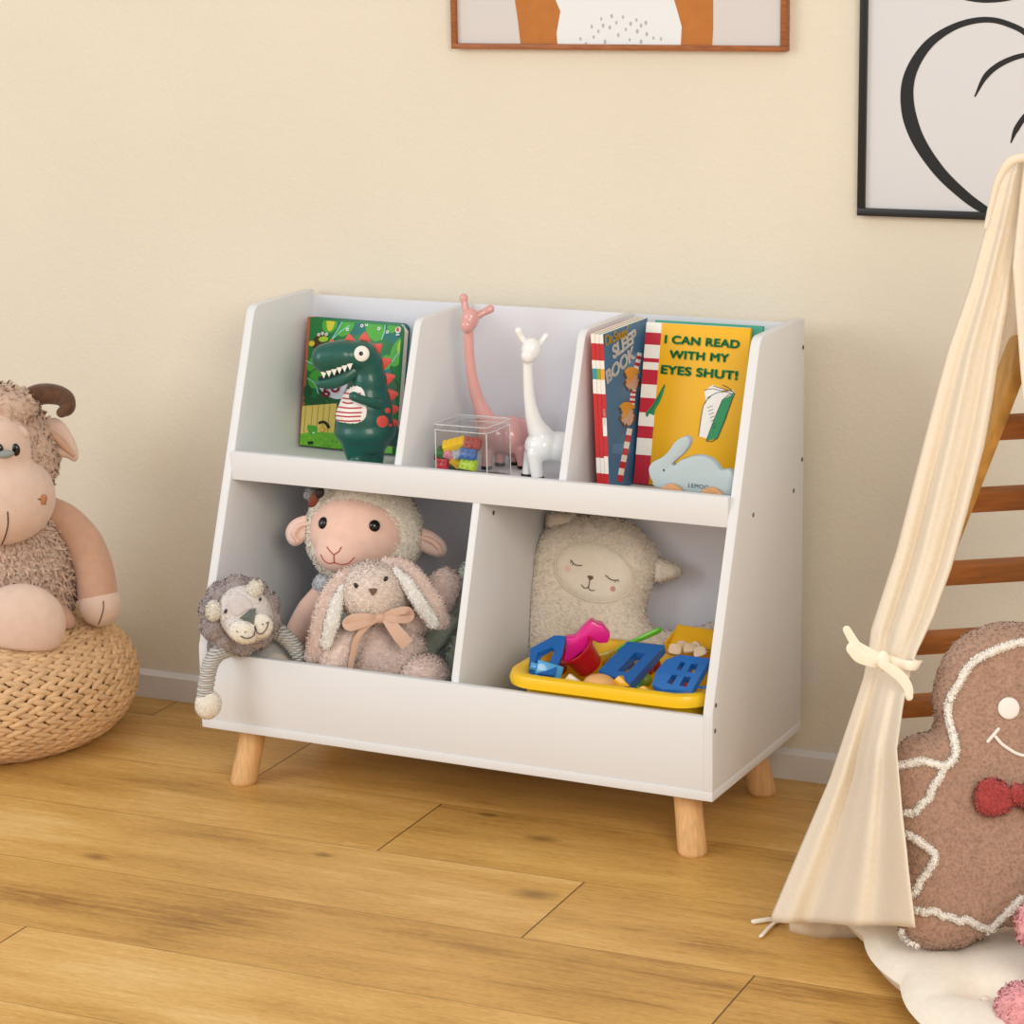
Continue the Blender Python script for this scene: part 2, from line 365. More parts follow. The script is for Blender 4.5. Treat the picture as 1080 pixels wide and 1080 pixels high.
def plaster():
    m = mat('cream_plaster', 'e3dac9', .9, .02, 3); nt = m.node_tree; N = nt.nodes; b = N['Principled BSDF']
    tc = N.new('ShaderNodeTexCoord'); a = N.new('ShaderNodeTexNoise'); a.inputs['Scale'].default_value = 150; a.inputs['Detail'].default_value = 5; a.inputs['Distortion'].default_value = .8
    c = N.new('ShaderNodeTexNoise'); c.inputs['Scale'].default_value = 45; c.inputs['Detail'].default_value = 3
    nt.links.new(tc.outputs['Object'], a.inputs['Vector']); nt.links.new(tc.outputs['Object'], c.inputs['Vector'])
    ad = N.new('ShaderNodeMath'); ad.operation = 'ADD'; nt.links.new(a.outputs['Fac'], ad.inputs[0]); nt.links.new(c.outputs['Fac'], ad.inputs[1])
    bp = N.new('ShaderNodeBump'); bp.inputs['Strength'].default_value = .28; bp.inputs['Distance'].default_value = .003; nt.links.new(ad.outputs[0], bp.inputs['Height']); nt.links.new(bp.outputs[0], b.inputs['Normal'])
    b.inputs['Specular IOR Level'].default_value = .15
    return m
struct(M().box((-2.6, 0, 0), (3.4, .12, 2.7)).build('wall_back', plaster(), smooth=False))
WHITE = mat('white_board', 'e2e3e6', .42, .01, 6, spec=.35)
TRIM = mat('baseboard_paint', 'e2deda', .5)
bb = M(); bb.add([(x, y, z) for x in (-2.6, 3.4) for y, z in ((0, 0), (-.013, 0), (-.013, .040), (-.010, .0425), (-.004, .0465), (0, .0468))],
    [(i, i+1, i+7, i+6) for i in range(5)]+[(5, 0, 6, 11), (0, 5, 4, 3, 2, 1), (6, 7, 8, 9, 10, 11)])
struct(bb.build('baseboard_back', TRIM, smooth=False))

# ------------------------------------------------------------------ the white toy shelf
W, D, DT, ZB, TB, Z1, H = .85, .356, .178, .0968, .0143, .228, .7299
T = .0145
shelf_fig = Fig(cab(0, 0, 0), -WA)
shelf = thing('toy_shelf', 'white five-cubby toy shelf on round wooden legs standing against the wall', 'shelf', shelf_fig)
def side_outline(y_off=0, top=H):   # (y,z)
    slope = (D-DT)/(H-Z1); R = .016
    pts = [(0, ZB+TB), (-D, ZB+TB), (-D, Z1-.01), (-D+.0007, Z1)]
    c = (-DT, H); a = Vector((-slope, -1)).normalized()   # down the slant
    for k in range(7):
        t = k/6; p0 = Vector(c)+a*R; p2 = Vector(c)+Vector((R, 0)); q = p0*(1-t)**2+Vector(c)*2*t*(1-t)+p2*t*t; pts.append((q.x, q.y))
    return pts+[(0, H)]
for x0 in (0, W-T):
    sp = M().prism(side_outline(), 0, T, ((x0, 0, 0), (0, 1, 0), (0, 0, 1), (1, 0, 0)), bev=.0009).build('side_panel', WHITE, shelf)
    if x0 > 0:
        SCR = mat('dark_screw', '4a443e', .4, metal=.6)
        for px, py in ((848, 366), (847, 484), (837, 517.5), (794.5, 543), (754.2, 771), (755, 744)):
            P = at(px, py, cab(W, 0, 0), shelf_fig.x); p = shelf_fig.loc(P); p.y = min(p.y, -.006)
            M().lathe([(.0034, -.001), (.0034, .0003), (.0022, .0004), (.0018, .0000)], (W, p.y, p.z), 'x', 14).build('screw', SCR, sp)
M().box((T, -.006, ZB+TB), (W-T, -.0005, H-.0075)).build('back_panel', mat('white_back', 'e2e2ea', .5), shelf, smooth=False)
M().box((0, -D, ZB), (W, 0, ZB+TB), .0008).build('base_board', WHITE, shelf)
ZS = .4846
M().box((T, -.252, ZS-.013), (W-T, -.006, ZS), 0).build('upper_shelf_board', WHITE, shelf, smooth=False)
M().box((T, -.2645, .4716), (W-T, -.2505, .5154), .0008).build('front_rail', WHITE, shelf)
M().box((T, -D+.0012, ZB+TB), (W-T, -D+.0132, .2195), .0008).build('front_lip', WHITE, shelf)
slope = (D-DT)/(H-Z1)
def ys(z): return -DT-(H-z)*slope
def div_up(x):
    R = .016; c = Vector((ys(H-.006)+.004, H-.006)); a = Vector((-slope, -1)).normalized(); pts = [(-.006, ZS), (ys(.5154)+.004, ZS), (ys(.5154)+.004, .5154)]
    pts[1] = (-.2505, ZS); pts[2] = (-.2505, .513)
    for k in range(7):
        t = k/6; p0 = c+a*R; p2 = c+Vector((R, 0)); q = p0*(1-t)**2+c*2*t*(1-t)+p2*t*t; pts.append((q.x, q.y))
    pts.append((-.006, H-.006))
    return M().prism(pts, 0, .012, ((x, 0, 0), (0, 1, 0), (0, 0, 1), (1, 0, 0)), bev=.0008)
div_up(.2935).build('upper_divider', WHITE, shelf); div_up(.566).build('upper_divider', WHITE, shelf)
ld = M().prism([(-.006, ZB+TB), (-.3425, ZB+TB), (-.3425, .225), (ys(.4716)+.006, .4716), (-.006, .4716)], 0, .012, ((.4318, 0, 0), (0, 1, 0), (0, 0, 1), (1, 0, 0)), bev=.0008).build('lower_divider', WHITE, shelf)
P = shelf_fig.loc(at(520.5, 541, cab(.4438, 0, 0), shelf_fig.x))
M().lathe([(.0036, -.001), (.0036, .0003), (.0022, .0004), (.0018, .0000)], (.4438, P.y, P.z), 'x', 14).build('screw', SCR, ld)
PINE = mat('pale_beech', 'dfb27c', .5, .14, 30, .1, stretch=(6, 6, .6))
for sx, sy in ((-1, -1), (1, -1), (1, 1), (-1, 1)):
    top = Vector((W/2+sx*(W/2-.062), -D/2+sy*(D/2-.055), ZB)); bot = Vector((W/2+sx*(W/2-.046), -D/2+sy*(D/2-.038), 0))
    ax = (bot-top); pr = [(.0205, -.0), (.0205, ax.length*.5), (.0215, ax.length*.93), (.0205, ax.length-.002), (.0185, ax.length)]
    m = M(); n = 28
    for i, (rr, h) in enumerate(pr):
        t = h/ax.length; c = top+ax*t
        m.v += [Vector((c.x+rr*cos(2*pi*j/n), c.y+rr*sin(2*pi*j/n), c.z)) for j in range(n)]
    for i in range(len(pr)-1):
        m.f += [(i*n+j, i*n+(j+1) % n, (i+1)*n+(j+1) % n, (i+1)*n+j)[::-1] for j in range(n)]
    m.f += [tuple(range(n)), tuple((len(pr)-1)*n+j for j in range(n))[::-1]]; m.m = [0]*len(m.f)
    m.build('leg', PINE, shelf)

# ------------------------------------------------------------------ pictures on the wall
def wfig(px, py): P = at(px, py, (0, 0, 0), Vector((0, 1, 0))); return Fig((P.x, 0, P.z), 0)
BROWN = mat('oak_frame_wood', '9a5a2c', .45, .25, 40, .1, stretch=(1, 8, 8))
F = Fig((.267, -.0, 1.113), 0); t = thing('framed_print', 'thin brown wooden frame with rust, white and grey abstract print hung on the wall', 'picture', F)
x1, z1 = .5385, .40; b = .0085; dp = .018
fm = M()
for lo, hi in (((0, -dp, 0), (x1, 0, b)), ((0, -dp, z1-b), (x1, 0, z1)), ((0, -dp, b), (b, 0, z1-b)), ((x1-b, -dp, b), (x1, 0, z1-b))): fm.box(lo, hi, .0007)
fm.build('frame', BROWN, t)
PAPER = mat('lilac_grey_paper', 'd3cdcb', .5); RUST = mat('rust_ink', 'b8702a', .6, .06, 60); PALE = mat('pale_ink', 'e4e7ea', .55); DOT = mat('grey_ink', 'b3b3b3', .6)
pr = M().box((b, -.011, b), (x1-b, -.002, z1-b)).build('print', PAPER, t, smooth=False)
def wq(f, pts, y): return [(q.x, q.z) for q in (f.tr(px, py, y) for px, py in pts)]
ART = ((0, 0, 0), (1, 0, 0), (0, 0, 1), (0, -1, 0))
def clampz(L, lo): return [(x, max(z, lo)) for x, z in L]
a = M().prism(clampz(wq(F, [(588, 48), (587, 35), (591, 12), (586, 0), (570, -60), (600, -130), (700, -130), (730, -60), (713, 0), (714, 10), (719, 28), (718, 48)], .0115), b), .011, .0115, ART).build('print_shape', PALE, pr, smooth=False)
for L in ([(549, 49), (546, 20), (543, 0), (541, -25), (560, -60), (575, -50), (586, 0), (591, 12), (587, 35), (588, 49)], [(718, 48), (719, 28), (714, 10), (711, 0), (722, -50), (745, -60), (752, -20), (752, 0), (752, 30), (751, 48)]):
    M().prism(clampz(wq(F, L, .0115), b), .011, .0116, ART).build('print_shape', RUST, pr, smooth=False)
dm = M(); rnd = random.Random(4)
for px, py in ((612, 41), (618, 46), (624, 28), (626, 39), (634, 20), (631, 33), (638, 44), (645, 17), (643, 29), (650, 24), (652, 37), (657, 18), (660, 31), (664, 42), (671, 21), (672, 33), (676, 44), (681, 24), (682, 36), (689, 40), (697, 41), (676, 27), (665, 25), (636, 27)):
    q = F.tr(px, py, .012); s_ = rnd.uniform(.8, 1.2); dm.prism(circ(q.x, q.z, .0018*s_, .0030*s_, 10), .0115, .012, ART)
dm.build('print_dots', DOT, pr, smooth=False)
BLACK = mat('black_frame', '1b1b1d', .4)
F = Fig((.9158, 0, .879), 0); t = thing('framed_print', 'black framed line drawing of black brush strokes on pale grey, partly behind tent', 'picture', F)
x1, z1, b = .50, .70, .011; fm = M()
for lo, hi in (((0, -dp, 0), (x1, 0, b)), ((0, -dp, z1-b), (x1, 0, z1)), ((0, -dp, b), (b, 0, z1-b)), ((x1-b, -dp, b), (x1, 0, z1-b))): fm.box(lo, hi, .0007)
fm.build('frame', BLACK, t)
pr = M().box((b, -.011, b), (x1-b, -.002, z1-b)).build('print', mat('cool_grey_paper', 'd6d5d8', .4), t, smooth=False)
INK = mat('black_ink', '17171a', .55)
def stroke(pts, wd):
    P = cat([Vector((px, py, 0)) for px, py in pts], 8); n = len(P); L = []; Rr = []
    for i in range(n):
        tt = (P[min(i+1, n-1)]-P[max(i-1, 0)]).normalized(); nn = Vector((-tt.y, tt.x, 0)); h = lerpl(wd, i/(n-1))/2
        for s_, LL in ((1, L), (-1, Rr)):
            q = P[i]+nn*h*s_; q = F.tr(q.x, q.y, .0116); LL.append((min(max(q.x, b), x1-b), max(q.z, b)))
    m = M()
    for i in range(n-1): m.prism([L[i], L[i+1], Rr[i+1], Rr[i]], .0111, .0116, ART)
    m.build('brush_stroke', INK, pr, smooth=False)
stroke([(1042, 224), (1018, 207), (990, 180), (967, 145), (957, 110), (960, 78), (978, 48), (1005, 29), (1035, 21), (1062, 25), (1090, 42), (1125, 90), (1130, 140), (1110, 190)], [9, 11, 13, 15, 13, 10, 7, 6, 6, 7, 8, 8])
stroke([(1028, 102), (1040, 80), (1058, 66), (1082, 58), (1105, 60)], [1.5, 6, 6, 5, 3])
stroke([(1066, 151), (1072, 136), (1084, 120), (1100, 112)], [1, 6, 6, 3])
stroke([(990, -14), (1012, -4), (1040, 0), (1072, -4), (1100, -20)], [3, 5, 6, 5, 4])

# ------------------------------------------------------------------ woven pouf and the ram on it
F = Fig((-.475, -.275, 0), FACE)
pouf = thing('woven_pouf', 'round braided straw pouf on the floor by the baseboard, left edge of photo', 'pouf', F)
STRAW = mat('straw_braid', 'd6b085', .7, .16, 55, .25, 140); DARK = mat('straw_shade', '5a3e22', .9)
def pouf_prof(s):                 # s 0 bottom rim .. 1 top centre -> radius, height, normal angle
    a = -pi/2*.72 + s*(pi/2*.72+pi/2)
    RR, hz = .236, .098
    r = .035+(RR-.035)*abs(cos(a))**.62; z = hz+hz*(sin(a) if a > 0 else sin(a)/sin(pi/2*.72)*.995)*1.0
    return r, z
core = M().lathe([(max(pouf_prof(i/40)[0]-.006, .004), min(max(pouf_prof(i/40)[1], .002), .19)) for i in range(41)], n=64)
# braid rows spaced evenly along the profile
L = [pouf_prof(i/400) for i in range(401)]; acc = [0]
for i in range(400): acc.append(acc[-1]+math.hypot(L[i+1][0]-L[i][0], L[i+1][1]-L[i][1]))
rows = int(acc[-1]/.0172); bm_ = M(); rnd = random.Random(3)
for k in range(rows):
    sL = (k+.5)/rows*acc[-1]; i = min(range(401), key=lambda q: abs(acc[q]-sL)); i = min(max(i, 2), 398)
    r, z = L[i]; dr, dz = L[i+1][0]-L[i-1][0], L[i+1][1]-L[i-1][1]; q = math.hypot(dr, dz); dr, dz = dr/q, dz/q
    nst = max(8, int(2*pi*r/.0285)); off = rnd.random()
    for j in range(nst):
        for side in (-1, 1):
            a = 2*pi*(j+off+(.25 if side > 0 else 0))/nst
            er = Vector((cos(a), sin(a), 0)); ea = Vector((-sin(a), cos(a), 0)); sv = er*dr+Vector((0, 0, dz)); nv = (er*dz-Vector((0, 0, dr)))
            if nv.dot(er*1.0+Vector((0, 0, (z-.098)*4))) < 0: nv = -nv
            c = er*r+Vector((0, 0, z))+sv*side*.0042+nv*rnd.uniform(-.0008, .0008)
            ax = (ea*1.0+sv*side*(-.33)).normalized(); bx = nv.cross(ax)
            Rm = Matrix((ax, bx, nv)).transposed()
            s0 = rnd.uniform(.92, 1.1)
            bm_.ell(c, (.0205*s0*min(1, .4+r/.2), .0058, .0054), Rm, 8, 6, fn=lambda p: Vector((p.x, p.y*(1-.25*p.x), p.z)))
zmin = min(p.z for p in bm_.v)
for p in bm_.v: p.z = max(p.z, .0)
core.build('core', DARK, pouf); bm_.build('braid', STRAW, pouf)

F = Fig((-.475, -.275, .19), FACE); tr = F.tr; k = F.k()
ram = thing('plush_ram', 'big beige plush ram with brown curled horn sitting on the straw pouf', 'plush toy', F)
RF = plush('ram_wool', 'cdb09d', .1, .2, 90); RS = mat('ram_suede', 'c9a088', .9, .05, 60, .12, 300, sheen=.3, spec=.1); RP = mat('ram_pale_suede', 'dcc0b0', .9, .04, 60, .1, 300, sheen=.3, spec=.1)
HORN = mat('horn_suede', '5a3a24', .85, .3, 70, .2, 200, sheen=.3); BLK = gloss('bead_black', '0c0b0c', .12); THR = mat('brown_thread', '4a3028', .8)
b = M().ell(tr(18, 602, -.0), (62*k, .085, 80*k), seg=40, ring=26); fur(b, 5200, .016, .0030, (0, 0, -.5), .8, seed=2); b.build('body', RF, ram)
h = M().ell(tr(0, 478, .03), (60*k, .085, 62*k), seg=36, ring=24)
h.ell(tr(2, 430, .06), (38*k, .05, 24*k), seg=20, ring=14); fur(h, 2600, .011, .0026, (0, 0, -.2), 1.0, seed=3); h.build('head', RF, ram)
fc = M().ell(tr(-1, 524, .085), (58*k, .066, 50*k), seg=32, ring=24).ell(tr(-4, 476, .085), (38*k, .05, 48*k), seg=28, ring=20); fc = fuse(fc, .0045, 14); f_ob = fc.build('face', RP, ram)
def surf(m, px, py, fig, off=.001):  # nearest surface toward the camera at a photo position
    d = ray(px, py); o_l = fig.loc(CAM); dl = Vector((d.dot(fig.x), d.dot(fig.y), d.z)); best = None
    from mathutils.bvhtree import BVHTree
    key = id(m)
    if key not in _bv: _bv[key] = (BVHTree.FromPolygons([tuple(p) for p in m.v], m.f), m)
    hit, nr, ix, ds = _bv[key][0].ray_cast(o_l, dl.normalized())
    if hit is None: return None, None
    if nr.dot(dl) > 0: nr = -nr
    return hit+nr*off, nr
_bv = {}
def rot_to(n):                    # matrix whose z axis is n
    n = n.normalized(); a = Vector((0, 0, 1)).cross(n); a = a.normalized() if a.length > 1e-4 else Vector((1, 0, 0)); return Matrix((a, n.cross(a), n)).transposed()
def stitched(m, fig, pts, rad, name, mt, parent, sub=6, off=.0004):
    P = [surf(m, p.x, p.y, fig, off)[0] for p in cat([Vector((x, y, 0)) for x, y in pts], sub)]; P = [p for p in P if p]
    if len(P) > 2: return M().tube(P, rad, 6).build(name, mt, parent)
def eye_at(m, fig, px, py, r, name, mt, parent, depth=.6):
    p, n = surf(m, px, py, fig, 0)
    if p: return M().ell(p, (r[0], r[1], r[0]*depth) if len(r) == 2 else r, rot_to(n), 16, 10).build(name, mt, parent)
for px in (-1, 16.5):
    p, n = surf(fc, px, 474.5, F, 0); M().ell(p, (4.6*k, .004, 6.6*k), None, 16, 10).build('eye', BLK, ram)
M().ell(tr(6, 479, .136), (9*k, .006, 4.2*k), Euler((0, -.1, 0)), 16, 10).build('nose_patch', mat('silver_felt', '8d9290', .7), ram)
p, n = surf(fc, 45, 527, F, 0); M().ell(p, (4.6*k, .004, 6*k), Euler((0, .5, 0)), 14, 8).build('nostril', mat('nostril_tan', 'b07a56', .9), ram)
stitched(fc, F, [(40, 526), (45, 528), (48, 532)], .0009, 'nostril_stitch', THR, ram); stitched(fc, F, [(8, 540), (8.5, 552), (6, 564), (2, 574)], .0011, 'mouth_stitch', THR, ram)
M().ell(tr(23, 455, .10), (9*k, .006, 5*k), Euler((0, .75, 0)), 14, 8).build('eyelid', RP, ram)
for s in (1, -1):
    X = lambda px: px if s > 0 else -4-px
    M().tube([tr(X(12), 434, .045), tr(X(26), 423, .05), tr(X(42), 416, .05), tr(X(58), 416, .05), tr(X(69), 421, .055), tr(X(71), 430, .065), tr(X(65), 435, .075)], [9.5*k, 11*k, 11*k, 10.5*k, 9.5*k, 8*k, 5.5*k], 16, sub=6).build('horn', HORN, ram)
    ol = smooth_poly([((q.x-tr(X(60), 460, .03).x), (q.z-tr(X(60), 460, .03).z)) for q in (tr(X(px), py, .03) for px, py in ((38, 447), (48, 442), (60, 441), (70, 449), (78, 463), (83, 477), (80, 487), (70, 483), (58, 480), (54, 470), (50, 459)))], 3)
    if s < 0: ol = ol[::-1]
    e, _ = pillow(ol, .016, .0022, .010, (tr(X(60), 460, .03), (1, 0, 0), (0, 0, 1), (0, -1, 0))); ear = e.build('ear', RP, ram)
    M().tube([tr(X(48), 452, .041), tr(X(58), 460, .043), tr(X(68), 470, .043), tr(X(78), 480, .041)], [.002, .0055, .006, .003], 10, sub=5).build('ear_fold', RS, ear)
    a = M().tube([tr(X(50), 536, .0), tr(X(70), 549, .005), tr(X(88), 572, .01), tr(X(99), 600, .015), tr(X(104), 634, .02)], [14*k, 17*k, 20*k, 20.5*k, 21.5*k], 22, sub=6); ar = a.build('arm', RS, ram)
    pw = M().ell(tr(X(105), 637, .022), (23*k, .036, 23.5*k), seg=28, ring=20); pwo = pw.build('paw', RP, ar)
    if s > 0: stitched(pw, F, [(109, 634), (109, 642), (107, 650), (104, 658)], .0009, 'paw_stitch', THR, pwo)
    M().tube([tr(X(40), 640, .03), tr(X(58), 648, .045), tr(X(66), 655, .05)], [16*k, 15*k, 13*k], 16, sub=4).build('leg', RS, ram)
    M().ell(tr(X(21), 657, .13), (47*k, .036, 41*k), seg=36, ring=24, fn=lambda p: Vector((p.x, p.y, p.z*(1+.05*p.x)))).build('foot', RP, ram) if s > 0 else M().ell(tr(-78, 661, .11), (44*k, .036, 40*k), seg=30, ring=20).build('foot', RP, ram)

def on_pouf(p):
    dx, dy = p.x+.475, p.y+.275; r = math.hypot(dx, dy)
    if r > .243: return None
    h_ = max([z for rr, z in L_POUF if rr >= r-.004] or [0])+.0075
    return Vector((p.x, p.y, h_)) if p.z < h_ else None
L_POUF = [pouf_prof(i/200) for i in range(201)]
settle(ram, on_pouf)

# ------------------------------------------------------------------ tent corner: climbing frame, canopy, cushion, pillow
TA = radians(33.4); s_dir = Vector((cos(TA), sin(TA), 0)); e_dir = Vector((sin(TA), -cos(TA), 0))
FT = Fig((1.10, -.16, 0), TA)
lad = thing('climbing_frame', 'wooden ladder frame with slats leaning behind the gingerbread pillow', 'ladder', FT)
SLAT = mat('slat_wood', '9c5f2c', .45, .2, 20, .1, stretch=(1, 8, 8)); PLY = mat('ply_wood', 'b98a45', .5, .25, 22, .1, stretch=(3, 3, .6))
P0 = Vector((1.192, -.42, .5636)); KL, KS = .40, .20
def rail_pt(z, side=0, wid=.36): return P0 + e_dir*((z-P0.z)*KL) + Vector((0, 0, z-P0.z)) + s_dir*((KS*(z-P0.z)) if side == 0 else (wid-KS*(z-P0.z)))
for side in (0, 1):
    O = FT.loc(rail_pt(0, side)); uv = FT.loc(rail_pt(1, side))-O; uv.normalize(); wx = Vector((1, 0, 0)); wx = (wx-uv*wx.dot(uv)).normalized(); nv = wx.cross(uv).normalized()
    Lr = .79/uv.z; rr = .024; o2 = [(-rr, .012), (rr, 0.002), (rr, Lr-rr)] + [(rr*cos(a*pi/8), Lr-rr+rr*sin(a*pi/8)) for a in range(1, 9)]
    M().prism(o2, -.016 if side == 0 else 0, 0 if side == 0 else .016, (O, nv, uv, wx), bev=.002).build('side_rail', PLY, lad)
for z in (.764, .668, .564, .455, .348, .246, .14, .04):
    a, c = FT.loc(rail_pt(z, 0)), FT.loc(rail_pt(z, 1)); uv = FT.loc(rail_pt(z+.1, 0))-a; uv.x = 0; uv.normalize(); nv = Vector((1, 0, 0)).cross(uv).normalized(); hh = .0155
    M().prism([(-.009, -hh), (.009, -hh), (.009, hh), (-.009, hh)], 0, c.x-a.x, (a, nv, uv, (1, 0, 0)), bev=.003).build('slat', SLAT, lad)

FC = Fig((1.10, -.58, 0), FACE)
CANV = mat('cream_canvas', 'f6eddd', .9, .03, 200, .12, 500, sheen=.2, spec=.1, translucent='f0d9a8')
tent = thing('canopy_tent', 'cream cotton canopy tent with its curtain tied back, right of the shelf', 'tent', FC)
def interp(tab, y):
    for (y0, x0), (y1, x1) in zip(tab, tab[1:]):
        if y <= y1: return x0+(x1-x0)*max(0, (y-y0))/(y1-y0)
    return tab[-1][1]
LE = [(168, 1066), (185, 1054), (210, 1047), (240, 1040), (300, 1024), (370, 1000), (430, 984), (500, 966), (580, 946), (630, 930), (664, 919), (690, 916), (715, 911), (760, 896), (820, 876), (890, 846), (968, 813)]
RE = [(168, 1086), (210, 1082), (285, 1068), (320, 1063), (370, 1054), (420, 1047), (470, 1038), (540, 1020), (600, 1003), (650, 985), (690, 966), (715, 959), (740, 953), (790, 946), (860, 952), (920, 959), (976, 966)]
def dep(py): return interp([(168, -.03), (400, .0), (640, .03), (700, .035), (968, .03)], py)
nu, nv_ = 64, 110; vs = []; fs = []
tie_y = 697
for i in range(nv_+1):
    v = i/nv_; py = 168+(972-168)*v
    amp = .003+.008*max(0, 1-abs(py-560)/400)*(1 if py < tie_y else 0)+(.0125*min(1, (py-tie_y)/120) if py > tie_y else 0)
    if abs(py-tie_y) < 30: amp *= .45+.55*abs(py-tie_y)/30
    for j in range(nu+1):
        u = j/nu; dep2 = dep(py)+(interp([(168, 0), (tie_y, .05), (800, .165), (880, .21), (968, .24)], py))*u**1.5
        x0 = interp(LE, py); x1 = interp(RE, py)
        ph = 2*pi*(2.1*u**.9+.10*sin(v*6))
        fold = amp*(sin(ph+.6)+.3*sin(2*ph+v*4))
        edge = sin(pi*min(1, max(0, u)))**.5
        bulge = .012*edge*(1 if py < tie_y else .8)
        vs.append(FC.tr(x0+(x1-x0)*u, py+3*sin(ph)*max(0, v-.9)*3+(6*u if py > 900 else 0)*max(0, v-.85)/.15, dep2+fold*edge+bulge))
for i in range(nv_):
    for j in range(nu): a = i*(nu+1)+j; fs.append((a, a+nu+1, a+nu+2, a+1))
m = M().add(vs, fs); ob = m.build('curtain', CANV, tent); md = ob.modifiers.new('thick', 'SOLIDIFY'); md.thickness = .0014; md.offset = 0
# back layer of the bunched cloth, hem visible behind
vs = []; fs = []
for i in range(41):
    v = i/40; py = 660+(982-660)*v
    for j in range(25):
        u = j/24; x0 = interp(LE, py)+4+16*v; x1 = interp(RE, py)-4-30*v
        vs.append(FC.tr(x0+(x1-x0)*u, py+8*v*sin(pi*u)*1.0, dep(py)-.016-.012*v+.008*sin(9*u)*v))
for i in range(40):
    for j in range(24): a = i*25+j; fs.append((a, a+25, a+26, a+1))
ob = M().add(vs, fs).build('curtain_lining', CANV, tent); md = ob.modifiers.new('thick', 'SOLIDIFY'); md.thickness = .0014; md.offset = 0
# right curtain sliver, inner back sheet and the gathered top trim
def sheet(name, left, right, y0, y1, d0, d1, n1=24, n2=16, amp=.004):
    vs = []; fs = []
    for i in range(n1+1):
        py = y0+(y1-y0)*i/n1
        for j in range(n2+1):
            u = j/n2; x = interp(left, py)+(interp(right, py)-interp(left, py))*u
            vs.append(FC.tr(x, py, d0+(d1-d0)*i/n1+amp*sin(u*9+i*.1)))
    for i in range(n1):
        for j in range(n2): a = i*(n2+1)+j; fs.append((a, a+n2+1, a+n2+2, a+1))
    o = M().add(vs, fs).build(name, CANV, tent); q = o.modifiers.new('thick', 'SOLIDIFY'); q.thickness = .0014; q.offset = 0
sheet('right_curtain', [(168, 1080), (280, 1068), (320, 1071), (400, 1077), (520, 1092), (620, 1106)], [(168, 1092), (300, 1120), (500, 1150), (620, 1165)], 168, 620, .0, .09)
sheet('back_sheet', [(200, 1056), (300, 1040), (420, 1024), (540, 1004)], [(200, 1100), (360, 1082), (400, 1064), (430, 1050), (470, 1038), (540, 1014)], 200, 540, -.075, -.20)
M().tube([FC.tr(1040, 240, .008), FC.tr(1047, 210, .008), FC.tr(1054, 187, .01), FC.tr(1066, 170, .012), FC.tr(1084, 166, .012), FC.tr(1100, 172, .01)], [.003, .004, .005, .006, .006, .005], 10, sub=8).build('top_trim', CANV, tent)
TIE = mat('cream_tape', 'f4ead8', .9, .03, 300, .1, 600)
k = FC.k()
tie = M().tube([FC.tr(px, py, d) for px, py, d in ((911, 692, .035), (916, 689, .062), (930, 693, .088), (946, 699, .11), (960, 702, .125), (969, 701, .115), (962, 696, .075), (935, 690, .0), (911, 692, .035))], .0065, 10, sub=5, flat=(1, .35), up=(0, -1, 0)).build('tie_band', TIE, tent)
M().tube([FC.tr(px, py, .103) for px, py in ((930, 698), (917, 690), (904, 682), (900, 676), (893, 664))], [.006, .008, .007, .006, .005], 10, sub=5, flat=(1, .18), up=(0, -1, 0)).build('tie_tail', TIE, tie)
M().tube([FC.tr(px, py, .106) for px, py in ((929, 700), (918, 696), (907, 692), (899, 684))], [.007, .009, .009, .008], 10, sub=5, flat=(1, .18), up=(0, -1, 0)).build('tie_loop', TIE, tie)
M().tube([FC.tr(px, py, .125) for px, py in ((931, 700), (943, 708), (952, 716), (958, 726), (959, 735))], [.006, .007, .007, .006, .005], 10, sub=5, flat=(1, .18), up=(0, -1, 0)).build('tie_tail', TIE, tie)
M().ell(FC.tr(931, 697, .104), (.009, .006, .013), None, 14, 10).build('tie_knot', TIE, tie)
for pts in (((820, 969), (808, 970), (795, 972)), ((826, 970), (815, 975), (803, 987))):
    q = [FC.tr(822, 964, .034)]
    for px, py in pts:
        p = at(px, py, (0, 0, .004), Vector((0, 0, 1))); q.append(FC.loc(p))
    M().tube(q, .0038, 8, sub=5, flat=(1, .6)).build('hem_cord', TIE, tent)

